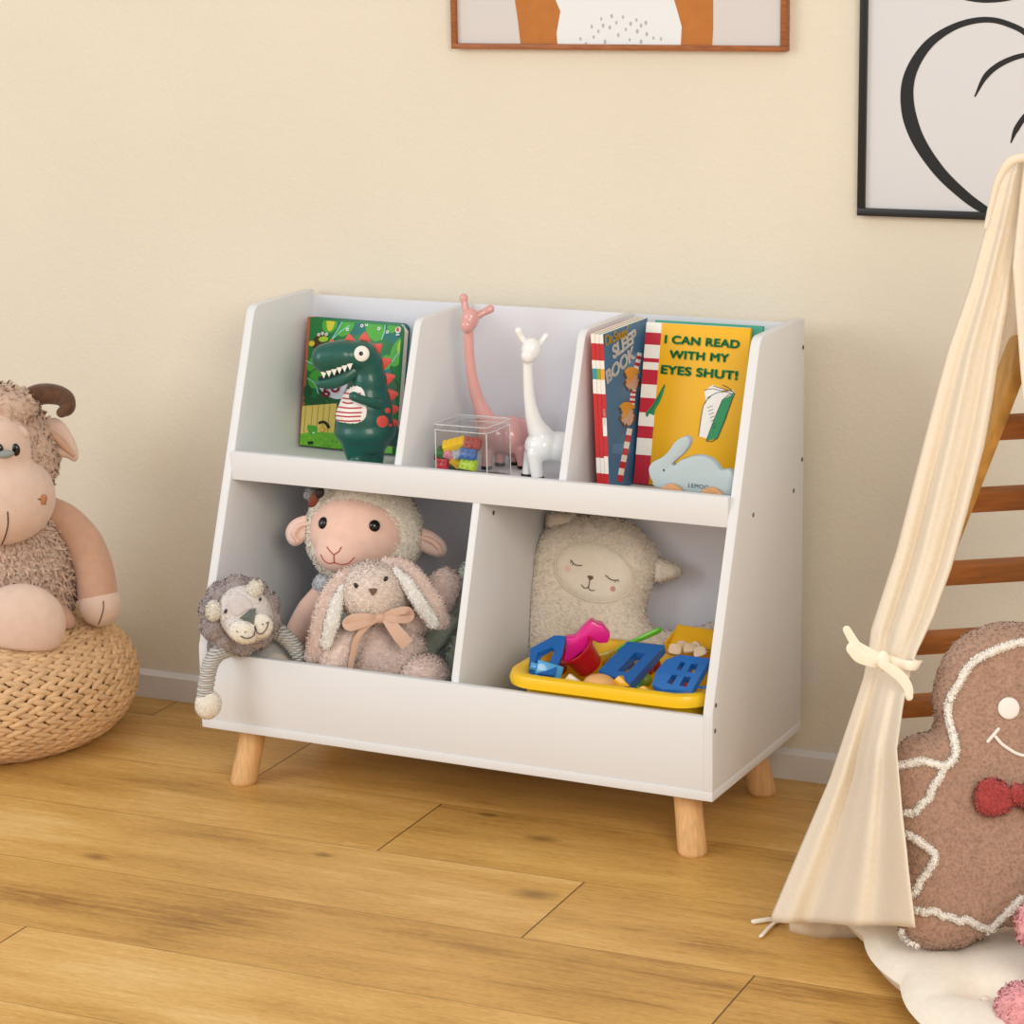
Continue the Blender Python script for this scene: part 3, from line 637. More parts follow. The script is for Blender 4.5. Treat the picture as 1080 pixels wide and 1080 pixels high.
# floor cushion
FQ = Fig((1.045, -.525, 0), TA)
CUSH = mat('cream_cushion_cotton', 'efe6d8', .9, .03, 120, .12, 400, sheen=.2, spec=.1)
cu = tag(thing('floor_cushion', 'cream tufted floor cushion under the gingerbread pillow inside the tent', 'cushion', FQ), 'cream tufted floor cushion under the gingerbread pillow inside the tent', 'cushion')
cw, cl, ct = .66, .62, .075; n = 72; vs = []; fs = []
tufts = [(cw*(i+.5)/4, -cl*(j+.5)/4) for i in range(4) for j in range(4)]
for side in (1, -1):
    o = len(vs)
    for i in range(n+1):
        for j in range(n+1):
            a, b2 = i/n*2-1, j/n*2-1
            x, y = cw*(i/n), -cl*(j/n)
            e = (1-abs(a)**5)*(1-abs(b2)**5); hgt = ct/2*(max(e, 0)**.42)
            dd = min(math.hypot(x-p[0], y-p[1]) for p in tufts); dim = .72*math.exp(-(dd/.028)**2)+.16*math.exp(-(dd/.075)**2)
            seam = .10*math.exp(-(min(abs((x/cw*4+.5) % 1-.0), abs((x/cw*4+.5) % 1-1))*cw/4/.012)**2)+.10*math.exp(-(min(abs((-y/cl*4+.5) % 1), abs((-y/cl*4+.5) % 1-1))*cl/4/.012)**2)
            scal = .010*(cos(2*pi*(j/n*4))*(1-abs(a)) if False else 0)
            hh = hgt*(1-(dim+seam)*(1 if side > 0 else .1))
            push_x = .012*sin(pi*((-y/cl*4) % 1))*(a**9); push_y = -.012*sin(pi*((x/cw*4) % 1))*(b2**9)
            vs.append((x+push_x, y+push_y, max(ct/2+side*hh*(1 if side > 0 else .98), .001)))
    for i in range(n):
        for j in range(n): q = o+i*(n+1)+j; f_ = (q, q+n+1, q+n+2, q+1); fs.append(f_[::-1] if side > 0 else f_)
M().add(vs, fs).build('cushion_pad', CUSH, cu)
for p in tufts: M().ell((p[0], p[1], ct*.62), (.006, .006, .003), None, 12, 8).build('tuft_button', CUSH, cu)

# gingerbread pillow leaning on the slats
base = at(1000, 1000, (0, 0, .068), Vector((0, 0, 1))); FG = Fig((base.x, base.y, .066), radians(28)); lean = radians(17)
gb = thing('gingerbread_pillow', 'brown gingerbread man pillow with white piping and red bow on cream cushion', 'cushion', FG)
gu, gv, gw = Vector((1, 0, 0)), Vector((0, sin(lean), cos(lean))), Vector((0, -cos(lean), sin(lean)))
def gp(px, py, off=0):
    nw = FG.x*gw.x+FG.y*gw.y+Vector((0, 0, gw.z)); P = at(px, py, FG.o+nw*off, nw); l = FG.loc(P); return (l.dot(gu), l.dot(gv))
GO = [(948, 982), (950, 940), (953, 915), (950, 895), (943, 880), (938, 850), (938, 810), (946, 788), (962, 775), (984, 768), (984, 735), (990, 705), (1005, 680), (1030, 663), (1060, 656), (1092, 660), (1122, 676), (1140, 705), (1144, 742), (1132, 780), (1160, 790), (1180, 812), (1176, 848), (1150, 868), (1120, 890), (1104, 910), (1096, 940), (1110, 965), (1090, 985), (1060, 976), (1035, 990), (1010, 1000), (975, 1000)]
ol = smooth_poly([gp(*p) for p in GO], 4)
gm, gh = pillow(ol, .085, .0038, .042, ((0, 0, 0), gu, gv, gw))
BR = plush('gingerbread_boucle', 'ad8b78', .14, .4, 260)
mn = min(p.z for p in gm.v); print('gb min z', mn)
fur(gm, 21000, .0030, .0012, (0, 0, -.1), 1.0, seed=5); gb_o = gm.build('body', BR, gb)
def gsurf(px, py, off):
    for _ in range(3):
        u_, v_ = gp(px, py, off if _ == 0 else hh+off); hh = gh(u_, v_)
    return gu*u_+gv*v_+gw*(hh+off)
PIP = plush('white_piping', 'f6efe7', .04, .3, 200)
def gline(name, pts, rad, mt=PIP, sub=5, off=.003):
    P = [gsurf(p.x, p.y, off) for p in cat([Vector((x, y, 0)) for x, y in pts], sub)]; m = M().tube(P, rad, 8)
    if mt is PIP: fur(m, int(60*len(P)), .003, .0011, (0, 0, 0), 1, seed=6)
    m.build(name, mt, gb)
gline('piping', [(946, 808), (958, 806), (971, 803), (986, 806), (997, 808), (1006, 800), (1007.5, 787), (1003, 768), (1000, 748), (1003, 735), (1011.5, 721), (1020, 706), (1032, 695), (1055, 684), (1080, 677), (1100, 680), (1118, 695)], .0042)
gline('sleeve_trim', [(995, 811), (990, 822), (983, 832), (980, 842), (975, 846), (969, 852), (966, 857), (956, 858)], .0034)
gline('piping', [(958, 880), (970, 888), (986, 902), (980, 917), (971, 929), (964, 943)], .0042)
gline('leg_trim', [(966, 960), (976, 962), (985, 961), (994, 966), (1003, 967), (1012, 972), (1020, 970), (1030, 976), (1042, 980)], .0034)
gline('piping', [(1042, 982), (1052, 972), (1064, 961), (1077, 948)], .0042); gline('piping', [(950, 982), (956, 991), (966, 996)], .0036)
ev = gsurf(1064, 747, .003); Rg = Matrix((gu, gv, gw)).transposed()
FELT = mat('white_felt', 'e9e2dc', .8); M().ell(ev, (.0135, .0135, .0022), Rg, 24, 10).build('eye', FELT, gb)
M().ell(gsurf(1108, 752, .003), (.0135, .0135, .0022), Rg, 24, 10).build('eye', FELT, gb)
gline('mouth_stitch', [(1050, 777), (1056, 784), (1064, 790), (1073, 795), (1082, 797), (1094, 795), (1104, 788)], .0022, FELT, off=.0022); gline('mouth_stitch', [(1042, 782), (1047, 776), (1053, 769)], .0022, FELT, off=.0022)
RED = plush('red_boucle', 'b04a48', .12, .4, 220); c = gsurf(1072, 838, .012)
bw = M()
for s in (-1, 1):
    bw.ell(c+gu*s*.026-gv*.003, (.026, .027, .013), Rg @ Euler((0, 0, s*.15)).to_matrix(), 20, 14, fn=lambda p: Vector((p.x, p.y*(.62+.42*(p.x*s+1)/2), p.z)))
bw.ell(c+gw*.006, (.010, .013, .010), Rg, 14, 10); fur(bw, 2200, .004, .0015, (0, 0, 0), 1, seed=8); bw.build('bow', RED, gb)

# pink plush at the very edge of the picture, sitting on the cushion
p = at(1078, 1050, (0, 0, .075), Vector((0, 0, 1))); FP = Fig((p.x+.06, p.y+.03, .062), FACE); k = FP.k()
pk = thing('pink_plush', 'fluffy pink plush toy cut off by the right edge on the cushion', 'plush toy', FP); PINK = plush('pink_fluff', 'e2a0a4', .1, .3)
def lump(name, c, r, n=900, mt=PINK, par=pk, ln=.006, seed=1):
    m = M().ell(c, r, None, 20, 14); fur(m, n, ln, .0016, (0, 0, -.1), .9, seed=seed); return m.build(name, mt, par)
lump('foot', FP.tr(1077, 1064, .03), (26*k, .035, 27*k), seed=2); lump('body', FP.tr(1130, 1020, -.02), (40*k, .05, 50*k), 1400, seed=3); lump('arm', FP.tr(1084, 976, .0), (12*k, .018, 22*k), 500, seed=4); lump('head', FP.tr(1130, 950, -.02), (36*k, .05, 34*k), 1200, seed=5)

# ------------------------------------------------------------------ helpers for printed covers
class Cover:
    """flat printed face: origin O and axes u,v,w (w out of the face) in the thing's local frame; art is measured on it"""
    def __init__(s, fig, O, u, v, w_): s.f = fig; s.O, s.u, s.v, s.w = [Vector(q) for q in (O, u, v, w_)]; s.art = M(); s.mats = []; s.h = .0002; s.lim = None
    def uv(s, px, py):
        n = s.f.x*s.w.x+s.f.y*s.w.y+Vector((0, 0, s.w.z)); o = s.f.o+s.f.x*s.O.x+s.f.y*s.O.y+Vector((0, 0, s.O.z)); l = s.f.loc(at(px, py, o, n))-s.O
        return (l.dot(s.u), l.dot(s.v))
    def mi(s, mt):
        if mt not in s.mats: s.mats.append(mt)
        return s.mats.index(mt)
    def poly(s, uvs, mt):
        if s.lim:
            for ax, lo, sg in ((0, s.lim[0], 1), (0, -s.lim[1], -1), (1, s.lim[2], 1), (1, -s.lim[3], -1)):
                out = []
                for i in range(len(uvs)):
                    a, b_ = uvs[i-1], uvs[i]; da, db = sg*a[ax]-lo, sg*b_[ax]-lo
                    if (da < 0) != (db < 0): q = da/(da-db); out.append((a[0]+(b_[0]-a[0])*q, a[1]+(b_[1]-a[1])*q))
                    if db >= 0: out.append(b_)
                uvs = out
                if len(uvs) < 3: return
            L = [uvs[0]]
            for q in uvs[1:]:
                if math.hypot(q[0]-L[-1][0], q[1]-L[-1][1]) > 1e-6: L.append(q)
            if math.hypot(L[0][0]-L[-1][0], L[0][1]-L[-1][1]) < 1e-6: L.pop()
            uvs = L
            if len(uvs) < 3: return
        L = [Vector((a, b_)) for a, b_ in uvs]; A = sum(L[i-1].x*L[i].y-L[i].x*L[i-1].y for i in range(len(L)))
        if A < 0: uvs = list(uvs)[::-1]
        s.h += .00004; s.art.prism(list(uvs), 0, s.h, (s.O, s.u, s.v, s.w), mi=s.mi(mt))
    def px(s, pts, mt, smooth=0): s.poly([s.uv(*p) for p in (smooth_poly(pts, smooth) if smooth else pts)], mt)
    def dot(s, px, py, rx, ry, mt, rot=0, n=18): s.px([(px+rx*cos(a)*cos(rot)-ry*sin(a)*sin(rot), py+rx*cos(a)*sin(rot)+ry*sin(a)*cos(rot)) for a in (2*pi*i/n for i in range(n))], mt)
    def line(s, pts, wd, mt, sub=4):
        P = cat([Vector((*p, 0)) for p in pts], sub)
        for a, b_ in zip(P, P[1:]):
            t = (b_-a); nn = Vector((-t.y, t.x, 0)).normalized()*wd/2; s.px([(q.x, q.y) for q in (a+nn, b_+nn, b_-nn, a-nn)], mt); s.h -= .00004
        s.h += .00004
    def text(s, body, px, py, size, mt, parent, name='lettering', ang=0, bold=0, spacing=1, sx=1, align='LEFT'):
        a, b_ = s.uv(px, py); m = text(body, size, bold, spacing, align); c, d = cos(ang), sin(ang)
        O = s.O+s.u*a+s.v*b_+s.w*(s.h+.0003); m.xf(basis(O, (s.u*c+s.v*d)*sx, s.v*c-s.u*d, s.w)); return m.build(name, mt, parent, smooth=False)
    def build(s, parent, name='cover_art'): return s.art.build(name, s.mats, parent, smooth=False)
def ink(name, h): return mat('ink_'+name, h, .42)
def cfig(x, y, z, rot=0): return Fig(cab(x, y, z), -WA+rot)
PAGES = mat('page_edges', 'efe9dc', .8)

# ------------------------------------------------------------------ left top cubby: board book and dinosaur
F = cfig(.0185, -.068, ZS+.0026, radians(-3)); bk = thing('board_book', 'green picture book with jungle leaves and fence standing behind the dinosaur', 'book', F)
BG = mat('book_green', '1f7a3e', .4); ln = radians(6.5); u = Vector((cos(.022), 0, sin(.022)*0)); u = Vector((1, 0, 0)); v = Vector((.045, sin(ln), cos(ln))).normalized(); u = (u-v*u.dot(v)*0).normalized(); wv = u.cross(v).normalized()*1
wv = Vector((0, -cos(ln), sin(ln))); bw_, bh_ = .180, .207
rc = [(0, 0), (bw_, 0)]+[(bw_-.012+.012*cos(a), bh_-.012+.012*sin(a)) for a in (0, .4, .8, 1.2, pi/2)]+[(0, bh_)]
M().prism(rc, -.003, 0, ((0, 0, 0), u, v, wv), bev=.0006).build('front_cover', BG, bk)
M().prism([(.003, .001), (bw_-.002, .001), (bw_-.002, bh_-.012), (bw_-.012, bh_-.002), (.003, bh_-.002)], -.017, -.003, ((0, 0, 0), u, v, wv)).build('pages', PAGES, bk)
M().prism(rc, -.020, -.017, ((0, 0, 0), u, v, wv), bev=.0006).build('back_cover', mat('book_teal', '1d6470', .4), bk)
M().prism([(-.0012, 0), (.004, 0), (.004, bh_), (-.0012, bh_)], -.0202, .0003, ((0, 0, 0), u, v, wv), bev=.0008).build('spine', mat('spine_orange', 'b5603c', .5), bk)
c = Cover(F, (0, 0, 0), u, v, wv); c.lim = (.001, bw_-.004, .001, bh_-.004); G1, G2, G3, G4 = ink('green', '4fae3a'), ink('lime', 'a9cf3c'), ink('deep', '14582f'), ink('teal', '17746f')
CY, WHT, YF, REDI, BLKI, BRI = ink('cyan', '8fd6cf'), ink('white', 'f1f1ee'), ink('fence', 'e5cf6e'), ink('red', 'c63a45'), ink('black', '1c1c1c'), ink('bark', '4a3320')
c.px([(398, 342), (427, 344), (424, 372), (408, 366), (395, 354)], G4, 3); c.px([(352, 338), (372, 339), (380, 352), (360, 356), (350, 350)], G4, 3)
c.dot(343, 343, 8, 9, G1, .3); c.px([(340, 337), (348, 338), (346, 348), (341, 349)], ink('ylime', 'd7cf3e'), 3)
for px, py, rx, ry, r, mt in ((333, 359, 6, 10, .8, BRI), (338, 372, 9, 6, .4, G1), (326, 384, 5, 8, .3, G1), (330, 400, 7, 10, .2, G1), (322, 413, 5, 7, 0, G3), (340, 417, 9, 6, .2, G3), (360, 347, 7, 11, .7, G1), (391, 352, 9, 12, -.5, G1), (410, 347, 6, 9, .4, G1), (416, 376, 8, 16, .3, G1), (420, 369, 5, 9, .3, G2), (403, 388, 6, 10, .2, G1), (352, 425, 8, 5, .2, G3), (330, 424, 12, 4, .2, G3), (325, 362, 3, 3, 0, ink('sun', 'd8cf3a')), (337, 358, 5, 3, 0, G2), (410, 420, 8, 16, 0, G3), (415, 470, 6, 10, 0, G1), (404, 402, 6, 9, .4, G4)): c.dot(px, py, rx, ry, mt, r)
for pts in (((357, 339), (351, 350), (345, 360)), ((364, 345), (355, 351), (347, 358)), ((322, 399), (330, 405), (334, 416)), ((400, 341), (401, 352), (398, 362)), ((320, 380), (325, 383), (331, 382)), ((425, 372), (416, 378), (410, 386))): c.line(pts, 1.1, CY)
for px, py in ((332, 353), (336, 352), (340, 353), (377, 346), (382, 345), (395, 350), (404, 354), (362, 349), (328, 375)): c.dot(px, py, 1.5, 1.7, WHT); c.dot(px, py, .6, .7, BLKI)
c.px([(334, 407), (346, 400), (360, 404), (366, 412), (360, 422), (346, 420)], ink('lilac', 'd9dbe8'), 3)
c.px([(316, 428), (354, 427), (352, 459), (313, 457)], YF)
for x in (322, 329, 335, 341, 347): c.line([(x, 428), (x-1.5, 458)], .7, ink('fence_line', 'a98c3c'), 1)
c.px([(313.5, 458), (330, 456), (360, 459), (410, 462), (420, 465), (420, 484), (312.5, 473)], ink('grass', '6fbe35')); c.dot(330, 454, 5, 5, G1); c.dot(326, 451, 2, 3, G1); c.dot(331, 457, 1.2, 1, WHT)
for q in range(26): c.dot(316+q*2.2, 464+4*sin(q*2.3)+q*.35, .9, .9, G2 if q % 2 else G1)
c.line([(336, 447), (341, 446), (345, 449), (347, 453)], 2.6, BLKI); c.dot(340, 454, 2.6, 2.8, ink('ring', 'd8b23a')); c.dot(340, 454, 1.6, 1.8, YF)
c.px([(326, 466), (331, 466), (331, 469), (326, 469)], BLKI); c.dot(415.5, 352.5, 2.6, 3.4, WHT); c.dot(415.5, 352, 1.6, 2.4, REDI); c.dot(415.5, 357.5, 2, .7, WHT)
c.build(bk); c.text('go', 339, 414, .034, REDI, bk, ang=.06, bold=.0004)

F = Fig(cab(.222, -.155, ZS), FACE); tr = F.tr; k = F.k()
dino = thing('dinosaur_figurine', 'dark green smiling dinosaur figurine with coral back spikes in front of green book', 'toy', F)
DG = mat('dino_vinyl', '15564c', .35, .04, 30, coat=.2); COR = mat('coral_vinyl', 'e0554a', .45); IVO = mat('ivory_vinyl', 'efe9e2', .4); DRED = mat('stripe_red', 'b93a45', .5)
m = M()
def lumps(m, L, seg=20):
    for px, py, d, rx, ry, rd in L: m.ell(tr(px, py, d), (rx*k, rd, ry*k), None, seg, 14)
    return m
lumps(m, [(345, 378, .012, 17, 16.5, .022), (353, 376, .012, 18, 16.5, .024), (362, 375, .01, 20, 17, .026), (380, 375, .006, 19, 17, .028), (388, 385, .0, 17, 20, .028), (389, 402, .0, 20, 22, .030), (387, 420, .0, 25, 24, .034), (384, 440, .002, 31, 24, .038), (385, 455, .002, 33, 18, .040), (386, 468, 0, 24, 12, .034), (386, 430, .001, 29, 24, .037)])
m.tube([tr(372, 468, .012), tr(379, 489, .012)], [12*k, 11.5*k], 14).tube([tr(396, 468, -.002), tr(394, 489, -.002)], [11*k, 10.5*k], 14).ell(tr(374, 488, .02), (8*k, .018, 4*k))
m.tube([tr(405, 455, -.02), tr(416, 462, -.03), tr(424, 470, -.035)], [16*k, 11*k, 5*k], 14)
for p in m.v: p.z = max(p.z, .0)
fm = fuse(m, .0028, 16); body = fm.build('body', DG, dino)
jaw = M().tube([tr(337, 405, .02), tr(350, 404, .022), (tr(364, 398, .02)), tr(374, 391, .016)], [2.6*k, 4*k, 4.6*k, 5*k], 14, sub=4, flat=(1.6, 1)); jaw.build('lower_jaw', DG, dino)
MOU = mat('dino_mouth', '0c2f2a', .6)
M().tube([tr(337, 399, .019), tr(350, 398, .021), tr(362, 393, .02), tr(371, 387, .018)], [.0025, .004, .005, .004], 10, sub=4).build('mouth', MOU, dino)
tm = M()
for i in range(7):
    t = i/6; x0, y0 = 336+33*t, 396-9.5*t**1.3; p, n = surf(fm, x0, y0-2, F, .0005)
    if p: q = tr(x0, y0, -p.y); tm.add([q+Vector((-.0046, -.001, .0042)), q+Vector((.0046, -.001, .005)), q+Vector((0, -.002, -.0055)), q+Vector((0, .006, .003))], [(0, 2, 1), (0, 3, 2), (1, 2, 3), (0, 1, 3)])
tm.build('teeth', IVO, dino)
p, n = surf(fm, 381.5, 373, F, 0); Rn = rot_to((n+Vector((-.1, -1.2, .2))).normalized()); ey = M().ell(p, (8*k, 8.2*k, .0035), Rn, 28, 10).build('eye', IVO, dino)
M().ell(p+Rn.col[2]*.0030+Vector((-.0008, 0, 0)), (2.4*k, 2.4*k, .0012), Rn, 16, 8).build('pupil', BLK, ey)
for px, py, px0, py0, s_ in ((349.5, 359, 351, 368, 1), (368, 353.5, 369, 363, 1), (385, 351.5, 384, 362, 1), (402, 364, 394, 370, 1), (411.5, 380, 401, 384, 1), (415.5, 397, 405, 400, 1), (419, 415.5, 409, 417, 1), (420, 431, 411, 432, .9), (420, 446, 413, 446, .7)):
    a, b2 = tr(px0, py0, 0), tr(px, py, 0); dv = (b2-a); sd = Vector((dv.z, 0, -dv.x)).normalized(); r = .0112*s_; b2 = b2+dv*.12; pts = [a-sd*r, a+sd*r, a+sd*r*.62+dv*.55, b2+sd*.0014, b2-sd*.0014, a-sd*r*.62+dv*.55]
    M().prism([((q-a).dot(sd), (q-a).dot(dv.normalized())) for q in pts], -.005, .005, (a, sd, dv.normalized(), sd.cross(dv.normalized())), bev=.0016).build('back_spike', COR, dino)
def skin_patch(msh, fig, outline, name, mt, parent, off=.0006, n=14):
    """a patch lying on a surface inside an outline given at photo positions"""
    xs = [p[0] for p in outline]; ys_ = [p[1] for p in outline]; x0, x1, y0, y1 = min(xs), max(xs), min(ys_), max(ys_); cx = sum(xs)/len(xs); cy = sum(ys_)/len(ys_); m = M(); vs = []; ok = True
    R = 7; N_ = len(outline)
    p, _ = surf(msh, cx, cy, fig, off); vs.append(p)
    for r in range(1, R+1):
        for q in outline:
            p, _ = surf(msh, cx+(q[0]-cx)*r/R, cy+(q[1]-cy)*r/R, fig, off if r < R else 0); vs.append(p if p else vs[-1])
    fs = []
    for i in range(N_): fs.append((0, 1+i, 1+(i+1) % N_))
    for r in range(R-1):
        for i in range(N_): fs.append((1+r*N_+i, 1+(r+1)*N_+i, 1+(r+1)*N_+(i+1) % N_, 1+r*N_+(i+1) % N_))
    m.add(vs, fs); a = (m.v[m.f[0][1]]-m.v[0]).cross(m.v[m.f[0][2]]-m.v[0])
    if a.dot(fig.loc(CAM)) < 0: m.f = [f[::-1] for f in m.f]
    return m.build(name, mt, parent)
BO = smooth_poly([(352, 439), (355, 424), (360, 411), (369, 407), (380, 408), (386, 418), (387, 432), (384, 443), (374, 447), (362, 446), (354, 444)], 3)
belly = skin_patch(fm, F, BO, 'belly_patch', IVO, dino)
for y, xa, xb in ((415, 361, 380), (420.5, 359, 383), (425, 362, 372), (430, 357, 381), (435, 355, 381), (439, 354, 380), (443.5, 353, 380)): stitched(fm, F, [(xa, y-.8), ((xa+xb)/2, y+.5), (xb, y)], .0012, 'belly_stripe', DRED, belly, 4, .0008)
for px, py, r in ((403.5, 444.5, 6.4), (409, 433, 3), (412, 448.5, 1.8)): skin_patch(fm, F, circ(px, py, r, n=16), 'spot', COR, dino, .0005)
M().tube([tr(399, 426, .028), tr(390, 424, .040), tr(380, 421, .046), tr(373, 418, .048)], [6*k, 5*k, 4.6*k, 5*k], 14, sub=4).build('arm', DG, dino)

settle(dino, in_cubby(.0145, .2935, ZS))

# ------------------------------------------------------------------ middle top cubby: two giraffes and the clear box
def giraffe(label, fig, mt, head, neck, body, legs, horns, tail, hoof):
    t = thing('giraffe_figurine', label, 'figurine', fig); tr, k = fig.tr, fig.k(); m = M()
    hx, hy, rx, ry, dd = head; m.ell(tr(hx, hy, dd), (rx*k, rx*k*1.05, ry*k), Euler((.2, .2, 0)), 20, 16).ell(tr(hx-3, hy+6, dd+.008), (rx*.74*k, rx*.8*k, ry*.62*k))
    m.tube([tr(px, py, d) for px, py, d, r in neck], [r*k for *_, r in neck], 16, sub=5)
    for px, py, d, rx, ry, rd in body: m.ell(tr(px, py, d), (rx*k, rd, ry*k))
    for a, b2, r in legs: q = fig.tr(*b2); q.z = .003; m.tube([tr(*a), q], [r*1.25*k, r*k], 14)
    f = fuse(m, .0017, 4); f.build('body', mt, t)
    for pts, r0, r1 in horns: M().tube([tr(*p) for p in pts], [r0*k, r0*.9*k, r1*k], 12, sub=4).build('horn', mt, t)
    M().tube([tr(*p) for p in tail], [2.5*k, 2.8*k, 2*k], 10, sub=4).build('tail', mt, t)
    for a, b2, r in legs: q = fig.tr(*b2); M().lathe([(r*1.08*k, .0007), (r*1.1*k, .004), (r*1.02*k, .006)], (q.x, q.y, 0), n=18).build('hoof', hoof, t)
    settle(t, in_cubby(.3055, .566, ZS))
    return t
PKC = mat('pink_ceramic', 'dcA3a0', .22, .03, 20, coat=.5); WHC = mat('white_ceramic', 'f1f1f0', .15, coat=.6)
F = Fig(cab(.405, -.075, ZS), FACE)
giraffe('glossy pink giraffe figurine with long neck behind the clear box', F, PKC, (495.5, 337, 9.5, 13, .02), [(494, 350, .02, 5.2), (495, 372, .018, 5.4), (498, 398, .014, 5.8), (504, 422, .008, 7), (514, 446, .0, 11)],
    [(523, 458, 0, 21, 20, .030), (538, 459, -.005, 21, 21, .032), (550, 460, -.01, 14, 20, .028)], [((515, 470, .012), (513, 489, .012), 5.5), ((527, 472, -.012), (527, 486, -.012), 5.5), ((541, 474, -.018), (543, 487, -.018), 5.5), ((549, 474, .012), (552, 494, .012), 5.8)],
    [(((492, 329, .015), (490, 320, .012), (489, 314, .01)), 3.8, 4.6), (((504, 333, .012), (510, 329.5, .01), (517, 326, .008)), 4.2, 4.6)], [(561, 450, -.02), (566, 440, -.025), (567, 434, -.025)], BLK)
F = Fig(cab(.478, -.125, ZS), FACE)
giraffe('glossy white giraffe figurine beside the divider, shorter than the pink one', F, WHC, (560, 369, 10.5, 13, .022), [(556.5, 383, .022, 5), (557, 402, .02, 5.4), (559, 425, .016, 6.2), (564, 446, .01, 9), (572, 462, .004, 14)],
    [(573, 470, .004, 20, 17, .026), (588, 471, 0, 22, 16, .028), (602, 473, -.004, 14, 15, .026)], [((563, 478, .016), (567, 502, .016), 6.5), ((560, 478, -.006), (556, 500, -.006), 6), ((598, 480, .014), (600, 506, .014), 6), ((600, 478, -.012), (606, 500, -.012), 6)],
    [(((554, 361, .02), (549, 354, .02), (547, 349, .02)), 3.6, 4.2), (((568, 364, .015), (572, 359, .012), (576, 354, .01)), 3.4, 3)], [(614, 466, -.01), (620, 462, -.012), (623, 466, -.012)], mat('dark_felt_foot', '2a2624', .8))
F = cfig(.3405, -.205, ZS); cb = thing('acrylic_box', 'clear acrylic box with lid holding toy bricks in front of the pink giraffe', 'box', F)
def clear_acrylic():
    m = bpy.data.materials.new('clear_acrylic'); m.use_nodes = True; nt = m.node_tree; N = nt.nodes; N.remove(N['Principled BSDF'])
    tr_ = N.new('ShaderNodeBsdfTransparent'); tr_.inputs[0].default_value = (.95, .96, .97, 1); gl = N.new('ShaderNodeBsdfGlossy'); gl.inputs['Roughness'].default_value = .03
    lw = N.new('ShaderNodeLayerWeight'); lw.inputs[0].default_value = .35; pw_ = N.new('ShaderNodeMath'); pw_.operation = 'POWER'; pw_.inputs[1].default_value = 3.0; nt.links.new(lw.outputs['Facing'], pw_.inputs[0])
    ma = N.new('ShaderNodeMath'); ma.operation = 'MULTIPLY_ADD'; ma.inputs[1].default_value = .6; ma.inputs[2].default_value = .04; nt.links.new(pw_.outputs[0], ma.inputs[0])
    mx = N.new('ShaderNodeMixShader'); tr_.inputs[0].default_value = (.985, .99, .99, 1)
    nt.links.new(ma.outputs[0], mx.inputs[0]); nt.links.new(tr_.outputs[0], mx.inputs[1]); nt.links.new(gl.outputs[0], mx.inputs[2]); nt.links.new(mx.outputs[0], N['Material Output'].inputs[0]); return m
ACR = clear_acrylic(); bwid, bdep, bht = .086, .078, .079; th = .0022
wl = M()
for lo, hi in (((0, 0, .0008), (bwid, th, bht)), ((0, bdep-th, .0008), (bwid, bdep, bht)), ((0, th, .0008), (th, bdep-th, bht)), ((bwid-th, th, .0008), (bwid, bdep-th, bht)), ((th, th, .0008), (bwid-th, bdep-th, .003))): wl.box(lo, hi)
wl.build('walls', ACR, cb, smooth=False); M().box((-.0015, -.0015, bht+.0003), (bwid+.0015, bdep+.0015, bht+.0085), .001).build('lid', ACR, cb)
em = M(); EDG = mat('acrylic_edge', 'f2f4f5', .25, trans=.35)
X_, Y_, Z_ = (0, bwid), (0, bdep), (.0012, bht)
for a in X_:
    for b2 in Y_: em.box((a-.0006, b2-.0006, .0012), (a+.0006, b2+.0006, bht))
for z in (bht, bht+.0086):
    for a in X_: em.box((a-.0017 if a == 0 else a+.0005, -.0017, z-.0005), (a-.0005 if a == 0 else a+.0017, bdep+.0017, z+.0005))
    for b2 in Y_: em.box((-.0017, b2-.0017 if b2 == 0 else b2+.0005, z-.0005), (bwid+.0017, b2-.0005 if b2 == 0 else b2+.0017, z+.0005))
em.build('polished_edges', EDG, cb, smooth=False)
def brick(label, cx, cy, cz, col, rx, ry, rz, nx=2, ny=2, group='toy bricks in the clear box', fig=None):
    o = Fig((fig or F).o+(fig or F).x*cx+(fig or F).y*cy+Vector((0, 0, cz)), 0); t = bpy.data.objects.new('toy_brick', None); t.empty_display_size = .01; COL.objects.link(t); t.location = o.o; t.rotation_euler = (rx, ry, rz-WA); tag(t, label, 'toy brick', group)
    mt = mat('brick_'+col, col, .3, coat=.2); L, Wd, Hh = .0085*nx, .0085*ny, .0104
    M().box((-L/2, -Wd/2, -Hh/2), (L/2, Wd/2, Hh/2), .0004).build('brick_body', mt, t)
    for i in range(nx):
        for j in range(ny): M().lathe([(.0025, Hh/2-.0003), (.0025, Hh/2+.0015), (.0021, Hh/2+.0018)], (-L/2+.00425+.0085*i, -Wd/2+.00425+.0085*j, 0), n=14).build('stud', mt, t)
    return t
BX = F
